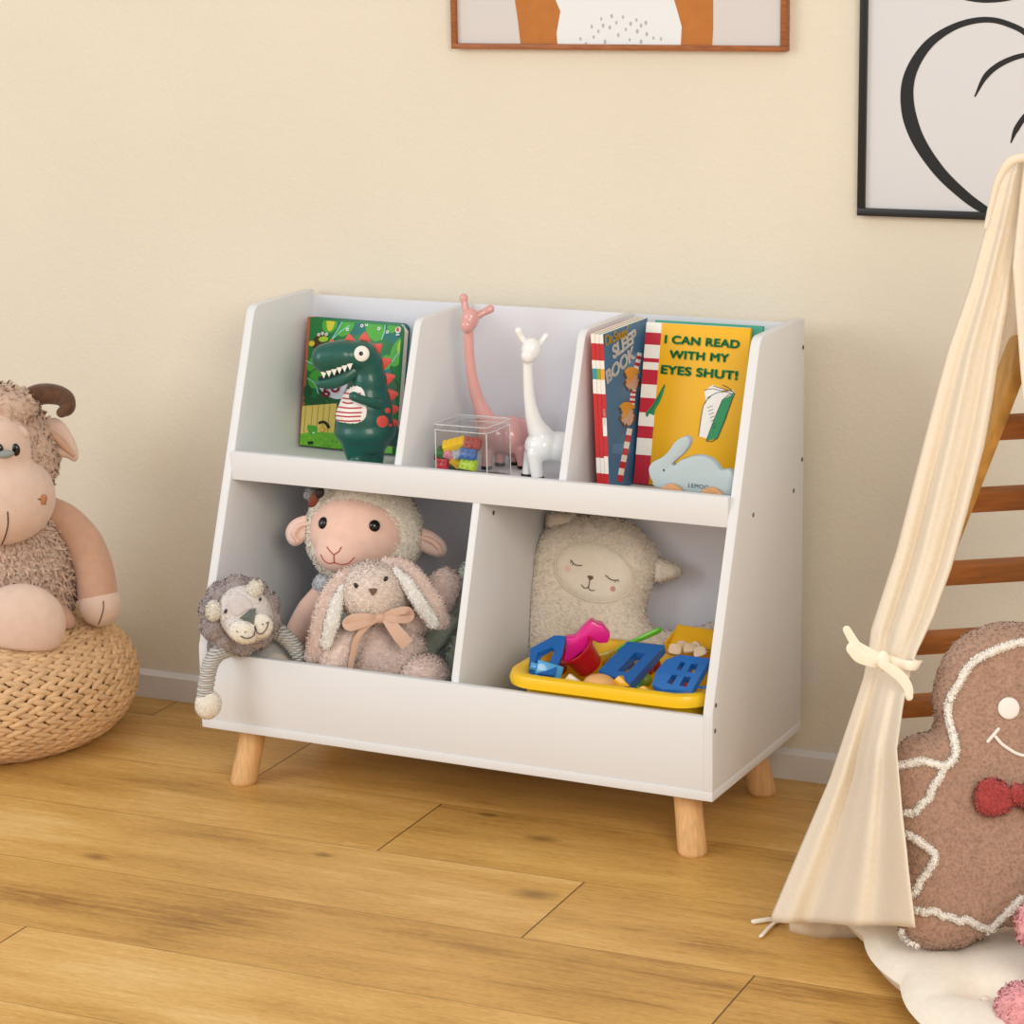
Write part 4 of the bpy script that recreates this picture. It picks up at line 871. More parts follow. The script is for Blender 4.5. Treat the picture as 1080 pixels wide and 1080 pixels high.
for lab, px, py, d, col, rx, ry, rz, nx, ny in (
    ('yellow long toy brick, topmost in the clear box', 479, 468.5, -.012, 'f2c81f', .5, -.25, .3, 4, 2), ('dark red toy brick at the top right in the clear box', 498.5, 467.5, -.014, 'a03034', 1.2, .1, .1, 3, 2),
    ('brown toy brick between the yellow and dark red ones', 488, 470, -.028, '5a3a30', .9, .3, 1.0, 2, 2), ('dark green toy brick at the left wall of the clear box', 465.5, 477, -.014, '1f7a3c', .3, .4, .4, 2, 2),
    ('pink toy brick in the middle of the clear box', 474.5, 478, -.010, 'dd8ba0', .8, .5, .7, 2, 2), ('grey toy brick between the pink and blue ones', 483.5, 478.5, -.012, 'a9b0b8', .9, -.4, .4, 2, 2),
    ('blue toy brick under the dark red one', 494, 479, -.010, '2a62a8', 1.3, .05, .05, 3, 2), ('red toy brick at the lower left of the clear box', 467, 490, -.010, 'c92232', 1.3, 0, .05, 2, 2),
    ('small yellow toy brick lying tilted at the bottom', 480.5, 488, -.010, 'e6b722', .7, .7, .6, 2, 1), ('lime toy brick at the lower right of the clear box', 494, 490, -.010, 'b6d51e', 1.2, .05, -.05, 3, 2),
    ('dark red toy brick lying beneath the green one', 468, 481, -.024, '8c2a2e', .3, .2, .3, 3, 2), ('deep green toy brick at the bottom behind the lime one', 487, 494, -.034, '1d5a34', .1, .1, .5, 4, 2), ('deep green toy brick at the bottom beside the red one', 473, 494, -.026, '1d5a34', .2, .1, .2, 2, 2)):
    p = BX.tr(px, py, d); brick(lab, p.x, p.y, max(p.z, .0125), col, rx, ry, rz, nx, ny)
rnd = random.Random(11)

# ------------------------------------------------------------------ right top cubby: books and the rabbit car
STW, STR = ink('spine_white', 'efe9e4'), ink('spine_red', 'c42a30')
bx0, lean_ = .6225, radians(2.0)
for i, (sqc, lab) in enumerate((('2f9aa8', 'thin paperback leaning against the divider with a teal band on its red striped spine'), ('8aa23c', 'thin paperback in the middle of three with an olive band on its red striped spine'), ('e8a23a', 'thin paperback with blue cover showing a striped pole and white title'))):
    th = .0062; x = bx0-.0066*(2-i)-th; F = cfig(x, -.196, ZS+.0004, 0); bk = thing('paperback_book', lab, 'book', F, 'red striped paperbacks by the divider')
    u = Vector((0, 1, 0)); v = Vector((-sin(lean_), 0, cos(lean_))); wv = u.cross(v)*1; wv = Vector((cos(lean_), 0, sin(lean_))); ww, hh = .160, .2375
    CV = mat('cover_blue', '3c6c94', .4, .06, 25); base_c = CV if i == 2 else mat('cover_red_%d' % i, ('b8403a', '4f8a56')[i], .4)
    M().prism([(0, 0), (ww, 0), (ww, hh), (0, hh)], 0, th, ((0, 0, 0), u, v, wv), bev=.0003).build('cover', base_c, bk)
    M().prism([(.001, .001), (ww+.0004, .001), (ww+.0004, hh+.0004), (.001, hh+.0004)], .0009, th-.0009, ((0, 0, 0), u, v, wv)).build('pages', PAGES, bk, smooth=False)
    sp = M(); n = Vector((0, -1, 0)); stripes = [(0, .032, 1), (.032, .058, 0), (.058, .088, 1), (.088, .115, 0), (.115, .150, 1) if i == 2 else (.088, .150, 1), (.150, .171, 0), (.171, .187, 2), (.187, .199, 0), (.199, .224, 1), (.224, hh, 0)]
    for a, b2, mi in stripes: sp.prism([(0, a), (th, a), (th, b2), (0, b2)], 0, .0004, ((0, 0, 0), wv, v, n), mi=mi)
    if i < 2: sp.prism([(0, .055), (th, .055), (th, .150), (0, .150)], 0, .0006, ((0, 0, 0), wv, v, n), mi=1)
    s_o = sp.build('spine', [STW, STR, ink('spine_band_%d' % i, sqc)], bk, smooth=False)
    if i == 2:
        c = Cover(F, wv*th, u, v, wv); c.lim = (.001, ww-.001, .001, hh-.001); TN, TN2, OR = ink('tan_fluff', 'c9a08c'), ink('dark_fluff', '6b4a3a'), ink('orange_fluff', 'd99a36')
        c.dot(672, 392, 12, 20, ink('cover_blue_light', '4f80a6')); c.px([(646, 468), (664, 468), (662, 480), (645, 478)], ink('cover_blue_mid', '4a78a8'))
        for a, b2 in (((675, 372), (668, 400)), ((668, 410), (666, 430)), ((664, 452), (653, 508))):
            P = [Vector((*a, 0)).lerp(Vector((*b2, 0)), t/8) for t in range(9)]
            for j in range(8): c.line([(P[j].x, P[j].y), (P[j+1].x, P[j+1].y)], 5, STR if j % 2 else STW, 1)
        for cx_, cy_ in ((666, 398), (661, 435)):
            R_n = random.Random(5); c.px([(cx_+(8.5+R_n.uniform(-2.5, 1.5))*cos(a), cy_+3+(13+R_n.uniform(-3.5, 2))*sin(a)) for a in (2*pi*q/26 for q in range(26))], TN2)
            c.px([(cx_+(7+R_n.uniform(-2, 1))*cos(a), cy_+3+(11+R_n.uniform(-3, 1))*sin(a)) for a in (2*pi*q/24 for q in range(24))], TN)
            c.px([(cx_-8, cy_-6), (cx_-3, cy_-11), (cx_+4, cy_-10), (cx_+8, cy_-5), (cx_+3, cy_-3), (cx_, cy_+3), (cx_-6, cy_+8), (cx_-4, cy_)], OR, 2)
        c.build(bk)
        sm = text('SLEEP BOOK', .0040, .0001, 1.1); sm.xf(basis(v*.128+Vector((0, -.0005, 0))+wv*.0017, -v, wv, Vector((0, -1, 0)))); sm.build('spine_lettering', STW, bk, smooth=False)
        YL, WL = ink('title_yellow', 'f3c83a'), ink('title_white', 'ffffff')
        c.text("Dr.Seuss'", 637.5, 365, .0215, YL, bk, 'author_lettering', radians(2), .0004, .92, 1.12); c.text('SLEEP', 645.5, 378.5, .0265, WL, bk, 'title_lettering', radians(9), .0010, .95, 1.4); c.text('BOOK', 638.8, 405, .0265, WL, bk, 'title_lettering', radians(12), .0010, .98, 1.4)
F = cfig(.6255, -.1185, ZS+.0024, radians(1.0)); bk = thing('picture_book', 'yellow picture book with green capitals on its cover leaning behind the rabbit car', 'book', F)
ln = radians(13.0); u, v, wv = Vector((1, 0, 0)), Vector((0, sin(ln), cos(ln))), Vector((0, -cos(ln), sin(ln))); ww, hh = .164, .240
YEL = mat('cover_yellow', 'efb416', .38)
M().prism([(0, 0), (ww, 0), (ww, hh), (0, hh)], -.008, 0, ((0, .0019, 0), u, v, wv), bev=.0004).build('cover', YEL, bk)
M().prism([(.002, .001), (ww-.001, .001), (ww-.001, hh+.0004), (.002, hh+.0004)], -.0068, -.0012, ((0, .0019, 0), u, v, wv)).build('pages', PAGES, bk, smooth=False)
c = Cover(F, (0, .0019, 0), u, v, wv); c.lim = (0, ww, 0, hh); GR = ink('title_green', '36994c'); GB = ink('book_green_ink', '1f8f55'); MAG = ink('stripe_crimson', 'bd2038'); LN = ink('line_black', '26221e'); PG = ink('page_white', 'f2efe9')
def band(a, b2, mt): c.poly([(.0, a), (.0245, a), (.0245, b2), (.0, b2)], mt)
for a, b2, mt in ((0, .043, MAG), (.043, .068, PG), (.068, .086, MAG), (.086, .106, PG), (.106, .128, MAG), (.128, .148, PG), (.148, .170, MAG), (.170, .181, PG), (.181, .187, MAG), (.187, .207, PG), (.207, .225, MAG), (.225, hh, PG)): band(a, b2, mt)
c.build(bk, 'cover_stripes'); c = Cover(F, (0, .0019, 0), u, v, wv); c.lim = (0, ww, 0, hh); c.h = .0006
c.px([(743, 412), (746, 433), (764, 411), (775, 414), (760, 409), (752, 406)], PG)
c.px([(737, 460), (742, 428), (750, 418), (773, 411), (775, 416), (762, 424), (747, 463)], PG); c.px([(745, 465), (762, 422), (774, 415), (771, 424), (757, 462)], GB)
for pts in (((743, 412), (752, 410), (775, 416)), ((746, 420), (757, 414), (772, 412)), ((752, 407), (762, 410), (773, 413)), ((762, 406), (770, 410), (775, 416)), ((737, 460), (742, 428), (750, 418)), ((745, 465), (762, 422), (775, 415)), ((745, 465), (757, 462), (772, 422), (775, 416))): c.line(pts, .7, LN, 2)
for q in range(7): c.line([(746+q*1.0, 430+q*3.6), (752+q*.5, 428+q*3.6)], .5, LN, 1)
c.build(bk, 'printed_book'); c = Cover(F, (0, .0019, 0), u, v, wv); c.lim = (0, ww, 0, hh); c.h = .0009
c.px([(681, 436), (688, 428), (697, 412), (701.5, 405), (700, 413), (696, 424), (691, 432), (690, 438), (685, 436), (683, 440)], GB, 2); c.line([(683, 438), (691, 426), (701, 406)], .6, LN, 3)
c.build(bk, 'printed_feather')
c.text('I CAN READ', 700.5, 361.5, .0162, GR, bk, 'title_lettering', radians(-.6), .0009, 1.06, 1.28); c.text('WITH MY', 706.5, 377.5, .0162, GR, bk, 'title_lettering', radians(-.3), .0009, 1.06, 1.28); c.text('EYES SHUT!', 696.5, 393.5, .0172, GR, bk, 'title_lettering', radians(-1.0), .0009, 1.06, 1.33)
F2 = cfig(.6345, -.1065, ZS+.0024, radians(1.0)); gbk = thing('picture_book', 'teal green book whose edges peek out behind the yellow picture book', 'book', F2)
M().prism([(0, 0), (.170, 0), (.170, .2425), (0, .2425)], -.008, -.0062, ((0, .0, 0), u, v, wv), bev=.0004).build('back_cover', mat('book_sea_green', '3f9a82', .45), gbk)
M().prism([(.002, .001), (.168, .001), (.168, .240), (.002, .240)], -.0062, -.002, ((0, 0, 0), u, v, wv)).build('pages', PAGES, gbk, smooth=False)
M().prism([(0, 0), (.170, 0), (.170, .2425), (0, .2425)], -.002, -.0004, ((0, .0, 0), u, v, wv), bev=.0004).build('front_cover', mat('book_sea_green', '3f9a82', .45), gbk)

F = cfig(.765, -.2265, ZS, radians(2)); car = thing('rabbit_push_toy', 'pale blue grey wooden rabbit on wheels in front of yellow book', 'toy', F); tr = F.tr
RBB = mat('rabbit_blue_paint', 'b3c3c9', .45); WW = mat('beech_wheel', 'cf9a6c', .5, .15, 30, .05, stretch=(2, 2, 12)); 
RO = [(684, 499), (684.5, 492), (689, 487), (697, 483), (704, 477), (711, 467), (718, 462), (724, 461), (727, 465), (726, 471), (720, 479), (712, 486), (708, 490), (711, 491), (716, 486.5), (723, 483.5), (733, 481), (743, 482), (751, 486), (756, 491.5), (760, 496.5), (767, 495.5), (772, 499), (774, 507), (772, 516), (768, 523), (696, 515), (688, 508)]
pts = [(q.x, q.z) for q in (tr(*p, 0.008) for p in RO)]; pts = smooth_poly(pts, 3)
if sum(pts[i-1][0]*pts[i][1]-pts[i][0]*pts[i-1][1] for i in range(len(pts))) < 0: pts = pts[::-1]
M().prism(pts, -.008, .008, ((0, 0, 0), (1, 0, 0), (0, 0, 1), (0, -1, 0)), bev=.0022).build('body', RBB, car)
for px, py in ((709, 516), (751, 519)):
    q = tr(px, py, .011); q.z = max(q.z, .019)
    wl = M().lathe([(.004, -.0165), (.0165, -.0165), (.0185, -.0145), (.0185, -.0095), (.0175, -.0085), (.004, -.0083)], (q.x, 0, .0187), 'y', 32).build('wheel', WW, car); M().lathe([(.003, -.0180), (.0045, -.0172), (.0045, -.012)], (q.x, 0, .0187), 'y', 18).build('axle_cap', WW, wl)
    M().lathe([(.004, .0083), (.0175, .0085), (.0185, .0095), (.0185, .0145), (.0165, .0165), (.004, .0165)], (q.x, 0, .0187), 'y', 32).build('wheel', WW, car)
q = tr(700, 496, .0085); M().ell((q.x, -.008, q.z), (.0014, .0006, .0018)).build('eye', BLK, car)
c = Cover(F, (0, -.0081, 0), (1, 0, 0), (0, 0, 1), (0, -1, 0)); c.text('LEMOO', 725.5, 513.6, .0085, ink('label_grey', '4d4d4d'), car, ang=radians(-2), spacing=1.15)

# ------------------------------------------------------------------ lower left cubby: sheep, rabbit, lion, green plush
ZF = ZB+TB
F = Fig(cab(.185, -.125, ZF), FACE); tr, k = F.tr, F.k(); sheep = thing('plush_sheep', 'large plush sheep with peach face and hair clip behind the grey-pink rabbit', 'plush toy', F)
WOOL = plush('cream_wool', 'f4ecde', .04, .25, 150); PEACH = mat('peach_velour', 'eec8b8', .9, .04, 60, .1, 300, sheen=.3, spec=.1); PEAR = mat('peach_ear', 'f1cfc4', .9, .04, 60, .1, 300, sheen=.3, spec=.1); GSH = plush('grey_knit', 'c9cbcf', .08, .3)
hd = M().ell(tr(384, 562, .02), (61*k, .075, 60*k), seg=40, ring=28); fur(hd, 7000, .0055, .0014, (.0, 0, -.3), .8, seed=21); hd.build('head', WOOL, sheep)
fc = M().ell(tr(379, 561, .044), (52*k, .062, 43*k), Euler((0, .10, 0)), seg=36, ring=26).ell(tr(362, 582, .078), (29*k, .032, 22*k), None, 24, 16); fc = fuse(fc, .0032, 10); fo = fc.build('face', PEACH, sheep)
eye_at(fc, F, 340.5, 551.5, (5.2*k, 6.4*k), 'eye', BLK, sheep, .7); eye_at(fc, F, 395, 554.5, (6*k, 6.2*k), 'eye', BLK, sheep, .7)
RTH = mat('rose_thread', 'a8554a', .8)
stitched(fc, F, [(345, 577), (348, 581), (352.5, 585.5)], .0009, 'nose_stitch', RTH, sheep); stitched(fc, F, [(360, 577), (357, 582), (352.5, 585.5), (352.5, 594)], .0009, 'nose_stitch', RTH, sheep)
stitched(fc, F, [(338.5, 585), (342, 591), (347, 594), (352.5, 593)], .0009, 'mouth_stitch', RTH, sheep); stitched(fc, F, [(352.5, 593), (359, 595), (367, 594), (373.5, 588)], .0009, 'mouth_stitch', RTH, sheep)
for name, L, fold in (('ear', [(326, 545), (316, 545), (306, 551), (301, 561), (304, 572), (312, 576), (322, 570), (328, 562)], ((325, 552), (315, 555), (310, 563), (314, 571))), ('ear', [(437, 558), (446, 557), (460, 563), (470, 573), (471, 583), (463, 588), (450, 584), (440, 576)], ((440, 566), (452, 569), (462, 576), (465, 583)))):
    o = tr(sum(p[0] for p in L)/len(L), sum(p[1] for p in L)/len(L), .03); ol = smooth_poly([(q.x-o.x, q.z-o.z) for q in (tr(*p, .03) for p in L)], 3)[::-1]
    e, _ = pillow(ol, .018, .002, .010, (o, (1, 0, 0), (0, 0, 1), (0, -1, 0))); eo = e.build(name, PEAR, sheep); M().tube([tr(px, py, .039) for px, py in fold], [.003, .005, .005, .003], 10, sub=5).build('ear_fold', PEACH, eo)
cl = M()
p = tr(331, 527, .06); M().ell(p, (5*k, .004, 9*k), Euler((0, .5, 0)), 16, 10).build('hair_clip', mat('clip_brown', '7a3d2c', .5), sheep)
p = tr(337.5, 520, .062); M().ell(p, (4.5*k, .006, 6*k), Euler((0, .4, 0)), 14, 10).build('clip_bear', mat('clip_dark', '2c1e1c', .4), sheep)
pm = M().ell(tr(327, 521, .0), (6*k, .01, 6*k)); fur(pm, 300, .004, .001, seed=3); pm.build('pompom', GSH, sheep)
bd = M().ell(tr(388, 655, .0), (50*k, .055, 62*k), seg=30, ring=20); bd.build('body', GSH, sheep)
M().tube([tr(345, 622, .03), tr(330, 645, .045), tr(319, 666, .045), tr(314, 682, .04)], [13*k, 17*k, 17*k, 15*k], 18, sub=5).build('arm', PEACH, sheep)
sl = M().ell(tr(344, 617, .034), (14*k, .022, 13*k), Euler((0, -.5, 0))); fur(sl, 900, .004, .0011, (0, 0, -.2), .8, seed=5); sl.build('sleeve', GSH, sheep)
M().tube([tr(430, 622, .0), tr(446, 642, .0), tr(455, 668, .0)], [13*k, 16*k, 15*k], 18, sub=5).build('arm', PEACH, sheep)

F = Fig(cab(.262, -.235, ZF), FACE); tr, k = F.tr, F.k(); rab = thing('plush_rabbit', 'grey-pink plush rabbit with long ears and beige ribbon bow in front of sheep', 'plush toy', F)
TAU = plush('taupe_fluff', 'e4cdc3', .06, .3, 140); TA2 = plush('taupe_face', 'e6d5ca', .05, .3, 140); WFL = plush('white_fluff', 'f2eeea', .04, .25, 150); RIB = mat('beige_ribbon', 'cda892', .55, sheen=.2)
def furry(name, m, n, ln, mt, par, seed, wd=.0013, lean=(0, 0, -.4), jit=.7): fur(m, n, ln, wd, lean, jit, seed=seed); return m.build(name, mt, par)
bm2 = M().ell(tr(404, 690, .0), (46*k, .058, 44*k), seg=32, ring=22).ell(tr(402, 665, .0), (30*k, .042, 22*k)); bm2 = fuse(bm2, .004, 6); furry('body', bm2, 8000, .0052, TAU, rab, 31)
hm = M().ell(tr(394, 625, .032), (36*k, .05, 33.5*k), seg=32, ring=24); hm0 = M().join(hm); furry('head', hm, 5000, .0042, TA2, rab, 32)
for px, py, ang in ((376, 618, -.5), (406.5, 611, .6)):
    p, n = surf(hm0, px, py, F, .001); M().ell(p, (2.2*k, .003, 3.4*k), Euler((0, ang, 0)), 12, 8).build('eye', BLK, rab)
p, n = surf(hm0, 393.5, 624.5, F, .0015)
o2 = [(-.0068, .0045), (-.004, .0056), (.004, .0056), (.0068, .0045), (.005, .0), (.001, -.005), (-.001, -.005), (-.005, 0)]; Rn = rot_to(n); M().prism(o2, -.002, .0022, (p, Vector((1, 0, 0)), Rn.col[1], n), bev=.001).build('nose', mat('nose_brown', '6d4f42', .6), rab)
for px, L, inner, s_ in ((0, [(382, 602, .03), (364, 609, .04), (350, 628, .05), (342, 652, .055), (336, 677, .055), (331, 693, .048)], [(361, 620, .055), (355, 638, .064), (350, 658, .07), (344, 679, .07)], 5), (1, [(406, 594, .03), (424, 598, .038), (442, 618, .048), (455, 638, .052), (465, 655, .048)], [(418, 601, .052), (432, 619, .064), (444, 638, .068), (457, 657, .062)], 6)):
    e = M().tube([tr(*p) for p in L], [6*k, 8.5*k, 11*k, 12*k, 12*k, 9*k], 18, sub=6, flat=(1.0, .55), up=(0, -1, 0)); eo = furry('ear', e, 3200, .0045, TAU, rab, 40+s_)
    i_ = M().tube([tr(*p) for p in inner], [3*k, 6*k, 7*k, 5.5*k], 14, sub=6, flat=(1.0, .5), up=(0, -1, 0)); furry('inner_ear', i_, 1600, .0038, WFL, eo, 50+s_)
a = M().tube([tr(376, 664, .03), tr(366, 678, .042), tr(356, 694, .048), tr(350, 708, .046)], [15*k, 18*k, 19*k, 17*k], 18, sub=6); furry('arm', a, 2600, .0048, TAU, rab, 61)
a = M().tube([tr(424, 662, .0), tr(446, 648, -.01), tr(461, 631, -.015), tr(470, 616, -.02)], [15*k, 18*k, 18*k, 17*k], 18, sub=6); furry('arm', a, 2800, .0048, TAU, rab, 62)
a = M().ell(tr(447, 712, .042), (26*k, .04, 22*k)); furry('foot', a, 2200, .0048, TAU, rab, 63); a = M().ell(tr(378, 716, .035), (24*k, .036, 14*k)); furry('foot', a, 1500, .0048, TAU, rab, 64)
ribb = lambda pts, wd, nm, par: M().tube([tr(*p) for p in pts], wd, 10, sub=6, flat=(1, .13), up=(0, -1, .25), round_ends=False).build(nm, RIB, par)
bo = M().ell(tr(401, 652, .078), (6*k, .006, 5.5*k)).build('ribbon_knot', RIB, rab)
ribb([(400, 652, .078), (388, 651, .086), (373, 652, .084), (365, 657, .078), (370, 661, .084), (385, 657, .088), (399, 653, .08)], [.004, .006, .007, .006, .007, .006, .004], 'ribbon_loop', bo)
ribb([(403, 651, .078), (415, 646, .086), (429, 644, .084), (433, 649, .078), (428, 653, .084), (415, 653, .088), (404, 652, .08)], [.004, .006, .0065, .006, .0065, .006, .004], 'ribbon_loop', bo)
ribb([(398, 653, .080), (386, 661, .086), (376, 674, .084), (372, 690, .08), (369, 706, .076)], [.004, .0045, .0045, .0045, .0045], 'ribbon_tail', bo)
ribb([(405, 652, .080), (414, 661, .090), (422, 671, .095), (430, 680, .096)], [.005, .0095, .011, .011], 'ribbon_tail', bo)
M().tube([tr(px, py, d) for px, py, d in ((372, 650, .03), (384, 655, .065), (400, 654, .075), (416, 651, .066), (430, 645, .03))], .0045, 10, sub=5, flat=(1, .4), up=(0, -1, 0)).build('ribbon_band', RIB, rab)

settle(sheep, in_cubby(.0145, .4318, ZF)); settle(rab, in_cubby(.0145, .4318, ZF, -.343))
F = Fig(cab(.395, -.19, ZF), FACE); tr, k = F.tr, F.k(); gp_ = thing('green_plush', 'sage green plush toy squeezed between the rabbit and the lower divider', 'plush toy', F); SAG = plush('sage_fluff', 'cbd6c6', .08, .3, 130)
a = M().ell(tr(484, 697, -.055), (16*k, .034, 40*k), Euler((0, .25, 0)), 24, 18); furry('body', a, 3600, .0045, SAG, gp_, 71)
a = M().ell(tr(489, 624, -.095), (11*k, .03, 36*k), Euler((0, .2, 0)), 20, 14); furry('head', a, 1800, .0042, SAG, gp_, 72)
a = M().tube([tr(454, 682, -.085), tr(463, 670, -.085), tr(476, 655, -.085)], [10*k, 13*k, 10*k], 14, sub=4); furry('arm', a, 900, .004, SAG, gp_, 73)

settle(gp_, in_cubby(.0145, .4318, ZF, -.343))
F = Fig(cab(.078, -.30, ZF), FACE); tr, k = F.tr, F.k(); lion = thing('plush_lion', 'grey plush lion lolling over the left end of the shelf front, one arm dangling', 'plush toy', F)
MAN = plush('mane_fluff', 'a89c9c', .16, .35, 120); LFA = plush('lion_face', 'd9d2cf', .05, .25, 180); LMZ = plush('lion_muzzle', 'ebe4d8', .04, .25, 180); LNO = mat('lion_nose', '5f655f', .5); GRW = mat('grey_knit_body', 'b3b1af', .9, .1, 400, .3, 500)
ctr = (253, 649); m = M(); n_ = 10
for j in range(n_):
    a = 2*pi*j/n_+.2; m.ell(tr(ctr[0]+29*cos(a), ctr[1]+28*sin(a), .062+.004*sin(3*a)), (15*k, .019, 15*k), None, 16, 12)
m.ell(tr(252, 648, .045), (36*k, .03, 36*k)); m = fuse(m, .003, 5); furry('mane', m, 6500, .0042, MAN, lion, 81, lean=(0, 0, -.2))
fc = M().ell(tr(259, 648, .085), (27*k, .030, 31*k), Euler((0, -.42, 0)), 30, 20).ell(tr(258, 664, .104), (20*k, .022, 14*k), Euler((0, .3, 0))).ell(tr(271, 660, .104), (17*k, .022, 15*k)); fc = fuse(fc, .0025, 7); fc0 = M().join(fc); furry('face', fc, 3000, .0022, LFA, lion, 82, .0009)
for px, py, rx, ry, sd in ((256, 668, 15, 12, 1), (275.5, 660, 12.5, 13, 2)):
    q, n = surf(fc0, px, py, F, -.008); mz = M().ell(q, (rx*k, .0125, ry*k), Euler((0, .35, 0)), 20, 14); 
    if sd == 1: mz1 = M().join(mz)
    else: mz2 = M().join(mz)
    furry('muzzle', mz, 900, .0018, LMZ, lion, 83+sd, .0008)
allf = M().join(fc0).join(mz1).join(mz2)
L = [(253, 652.5), (262, 644), (269, 642), (270, 649), (268.5, 659), (262, 657.5)]
q = [surf(allf, *p, F, .0035)[0] for p in L]; cq = sum(q, Vector())/len(q); nm_ = M(); nm_.add([cq+Vector((0, -.004, 0))]+q+[p+Vector((0, .012, 0)) for p in q], [(0, i+1, (i+1) % 6+1) for i in range(6)]+[((i+1) % 6+1, i+1, i+7, (i+1) % 6+7) for i in range(6)])
if (q[0]-cq).cross(q[1]-cq).y > 0: nm_.f = [f[::-1] for f in nm_.f]
nm_.build('nose', LNO, lion, smooth=False)
LT = mat('dark_grey_thread', '4c4444', .8)
stitched(allf, F, [(254.5, 670.5), (259, 672.5), (265, 671.5), (269, 667), (269.5, 660)], .0008, 'mouth_stitch', LT, lion, off=.0022); stitched(allf, F, [(269.5, 660), (272, 667), (277, 667), (281.5, 661), (282.5, 656)], .0008, 'mouth_stitch', LT, lion, off=.0022)
for px, py in ((250.5, 666), (259, 666.5), (277, 658.5), (281, 657)):
    q, n = surf(allf, px, py, F, .002)
    if q: M().ell(q, .0011).build('whisker_dot', LT, lion)
q, n = surf(allf, 238.6, 644.5, F, .0012); M().ell(q, (1.6*k, .002, 2.6*k), Euler((0, .4, 0)), 10, 8).build('eye', BLK, lion)
q, n = surf(allf, 274, 632.5, F, .0012)
if q: M().ell(q, (1.4*k, .002, 2.2*k), Euler((0, .4, 0)), 10, 8).build('eye', BLK, lion)
ps = skin_patch(fc0, F, smooth_poly([(240, 637), (246, 629), (256, 627), (264, 633), (268, 641), (260, 644), (250, 651), (243, 646)], 2), 'brow_patch', plush('brow_grey', 'cdc4c3', .06, .3), lion, .0018)
for px, py, sd in ((225.5, 644, 1), (268.5, 622, 2)):
    e = M().ell(tr(px, py, .093), (7.6*k, .010, 10*k), Euler((0, .5 if sd == 2 else .1, 0)), 16, 12); furry('ear', e, 900, .0036, LMZ, lion, 90+sd)
bd = M().ell(tr(287, 700, -.0), (34*k, .045, 32*k), Euler((0, -.5, 0)), 26, 18); bd.build('body', GRW, lion)
bb_ = M().ell(tr(298, 705, .018), (18*k, .034, 28*k), Euler((0, -.7, 0)), 20, 14); bb_.build('tummy', mat('lion_tummy', 'dccdc4', .9, .04, 100, .15, 300), lion)
def ribbed(pts, r, par, name='arm'):
    P = cat(pts, 14); m = M(); n = len(P); rr = [r*(1+.07*sin(i*pi/2.0)) for i in range(n)]; m.tube(P, rr, 16)
    return m.build(name, STP, par)
STP = mat('striped_knit', 'b9b7b2', .9, .08, 100, .2, 300)
nt = STP.node_tree; tcn = nt.nodes.new('ShaderNodeTexCoord'); wvn = nt.nodes.new('ShaderNodeTexWave'); wvn.bands_direction = 'Z'; wvn.inputs['Scale'].default_value = 82; nt.links.new(tcn.outputs['Object'], wvn.inputs['Vector']); rp = nt.nodes.new('ShaderNodeValToRGB'); nt.links.new(wvn.outputs['Fac'], rp.inputs[0]); rp.color_ramp.elements[0].color = (*lin('8d8b89'), 1); rp.color_ramp.elements[1].color = (*lin('d2d0cb'), 1); nt.links.new(rp.outputs[0], nt.nodes['Principled BSDF'].inputs['Base Color'])
ar = ribbed([tr(242, 684, .045), tr(230, 689, .072), tr(223, 698, .084), tr(219, 712, .087), tr(216, 732, .087)], 8.4*k, lion)
pw = M().ell(tr(219.5, 743, .088), (13.5*k, .016, 15.5*k), Euler((0, .2, 0)), 22, 16); furry('paw', pw, 900, .0022, LMZ, ar, 95, .0009)
ribbed([tr(290, 664, .03), tr(300, 671, .045), tr(310, 682, .05), tr(318, 694, .05)], 8.6*k, lion)

# ------------------------------------------------------------------ lower right cubby: sleepy pillow and tray of toys
F = Fig(cab(.50, -.085, ZF), -WA+radians(6)); al = thing('llama_pillow', 'cream fleece llama pillow with closed eyes standing behind the yellow tray', 'cushion', F); tr = F.tr
FLE = plush('cream_fleece', 'e6dacb', .05, .3, 150); FPL = mat('face_plush', 'e6dccd', .95, .03, 100, .1, 300, spec=.1); ln = radians(8)
u, v, wv = Vector((1, 0, 0)), Vector((0, sin(ln), cos(ln))), Vector((0, -cos(ln), sin(ln)))
cv = Cover(F, (0, 0, 0), u, v, wv)
AO = [(554, 700), (553, 681), (552.5, 652), (556, 616), (562, 583), (570.5, 564), (579, 555), (592, 549), (607, 545), (622, 543), (638, 543.5), (652, 546), (664, 551), (676, 560), (686, 570), (693, 581), (696, 592), (694, 607), (687, 621), (682, 633), (680, 645), (683, 656), (692, 664), (707, 665.5), (723, 664), (740, 660), (753, 657), (770, 662), (775, 690), (765, 712), (700, 716), (600, 712)]
zmin = -F.tr(600, 720, 0).z
ol = smooth_poly([cv.uv(*p) for p in AO], 3); ol = [(a, max(b2, .004)) for a, b2 in ol]
if sum(ol[i-1][0]*ol[i][1]-ol[i][0]*ol[i-1][1] for i in range(len(ol))) < 0: ol = ol[::-1]
ap, ah = pillow(ol, .085, .0034, .055, ((0, 0, 0), u, v, wv)); ap0 = M().join(ap); furry('body', ap, 14000, .0042, FLE, al, 101, .0013, (0, 0, -.2), .9)
fo = [(626.6+42*cos(a)*cos(.33)-29.5*sin(a)*sin(.33), 604+42*cos(a)*sin(.33)+29.5*sin(a)*cos(.33)) for a in (2*pi*i/40 for i in range(40))]
fp = skin_patch(ap0, F, fo, 'face_patch', FPL, al, .0042)
pb = [surf(ap0, *p, F, .0030)[0] for p in fo]; M().tube(pb, .0010, 8, closed=True).build('face_seam', FLE, al)
AT = mat('eye_thread', '6b5a4e', .8); BLU = mat('cheek_pink', 'e9c3b8', .8); BL2 = mat('cheek_rose', 'c99490', .8)
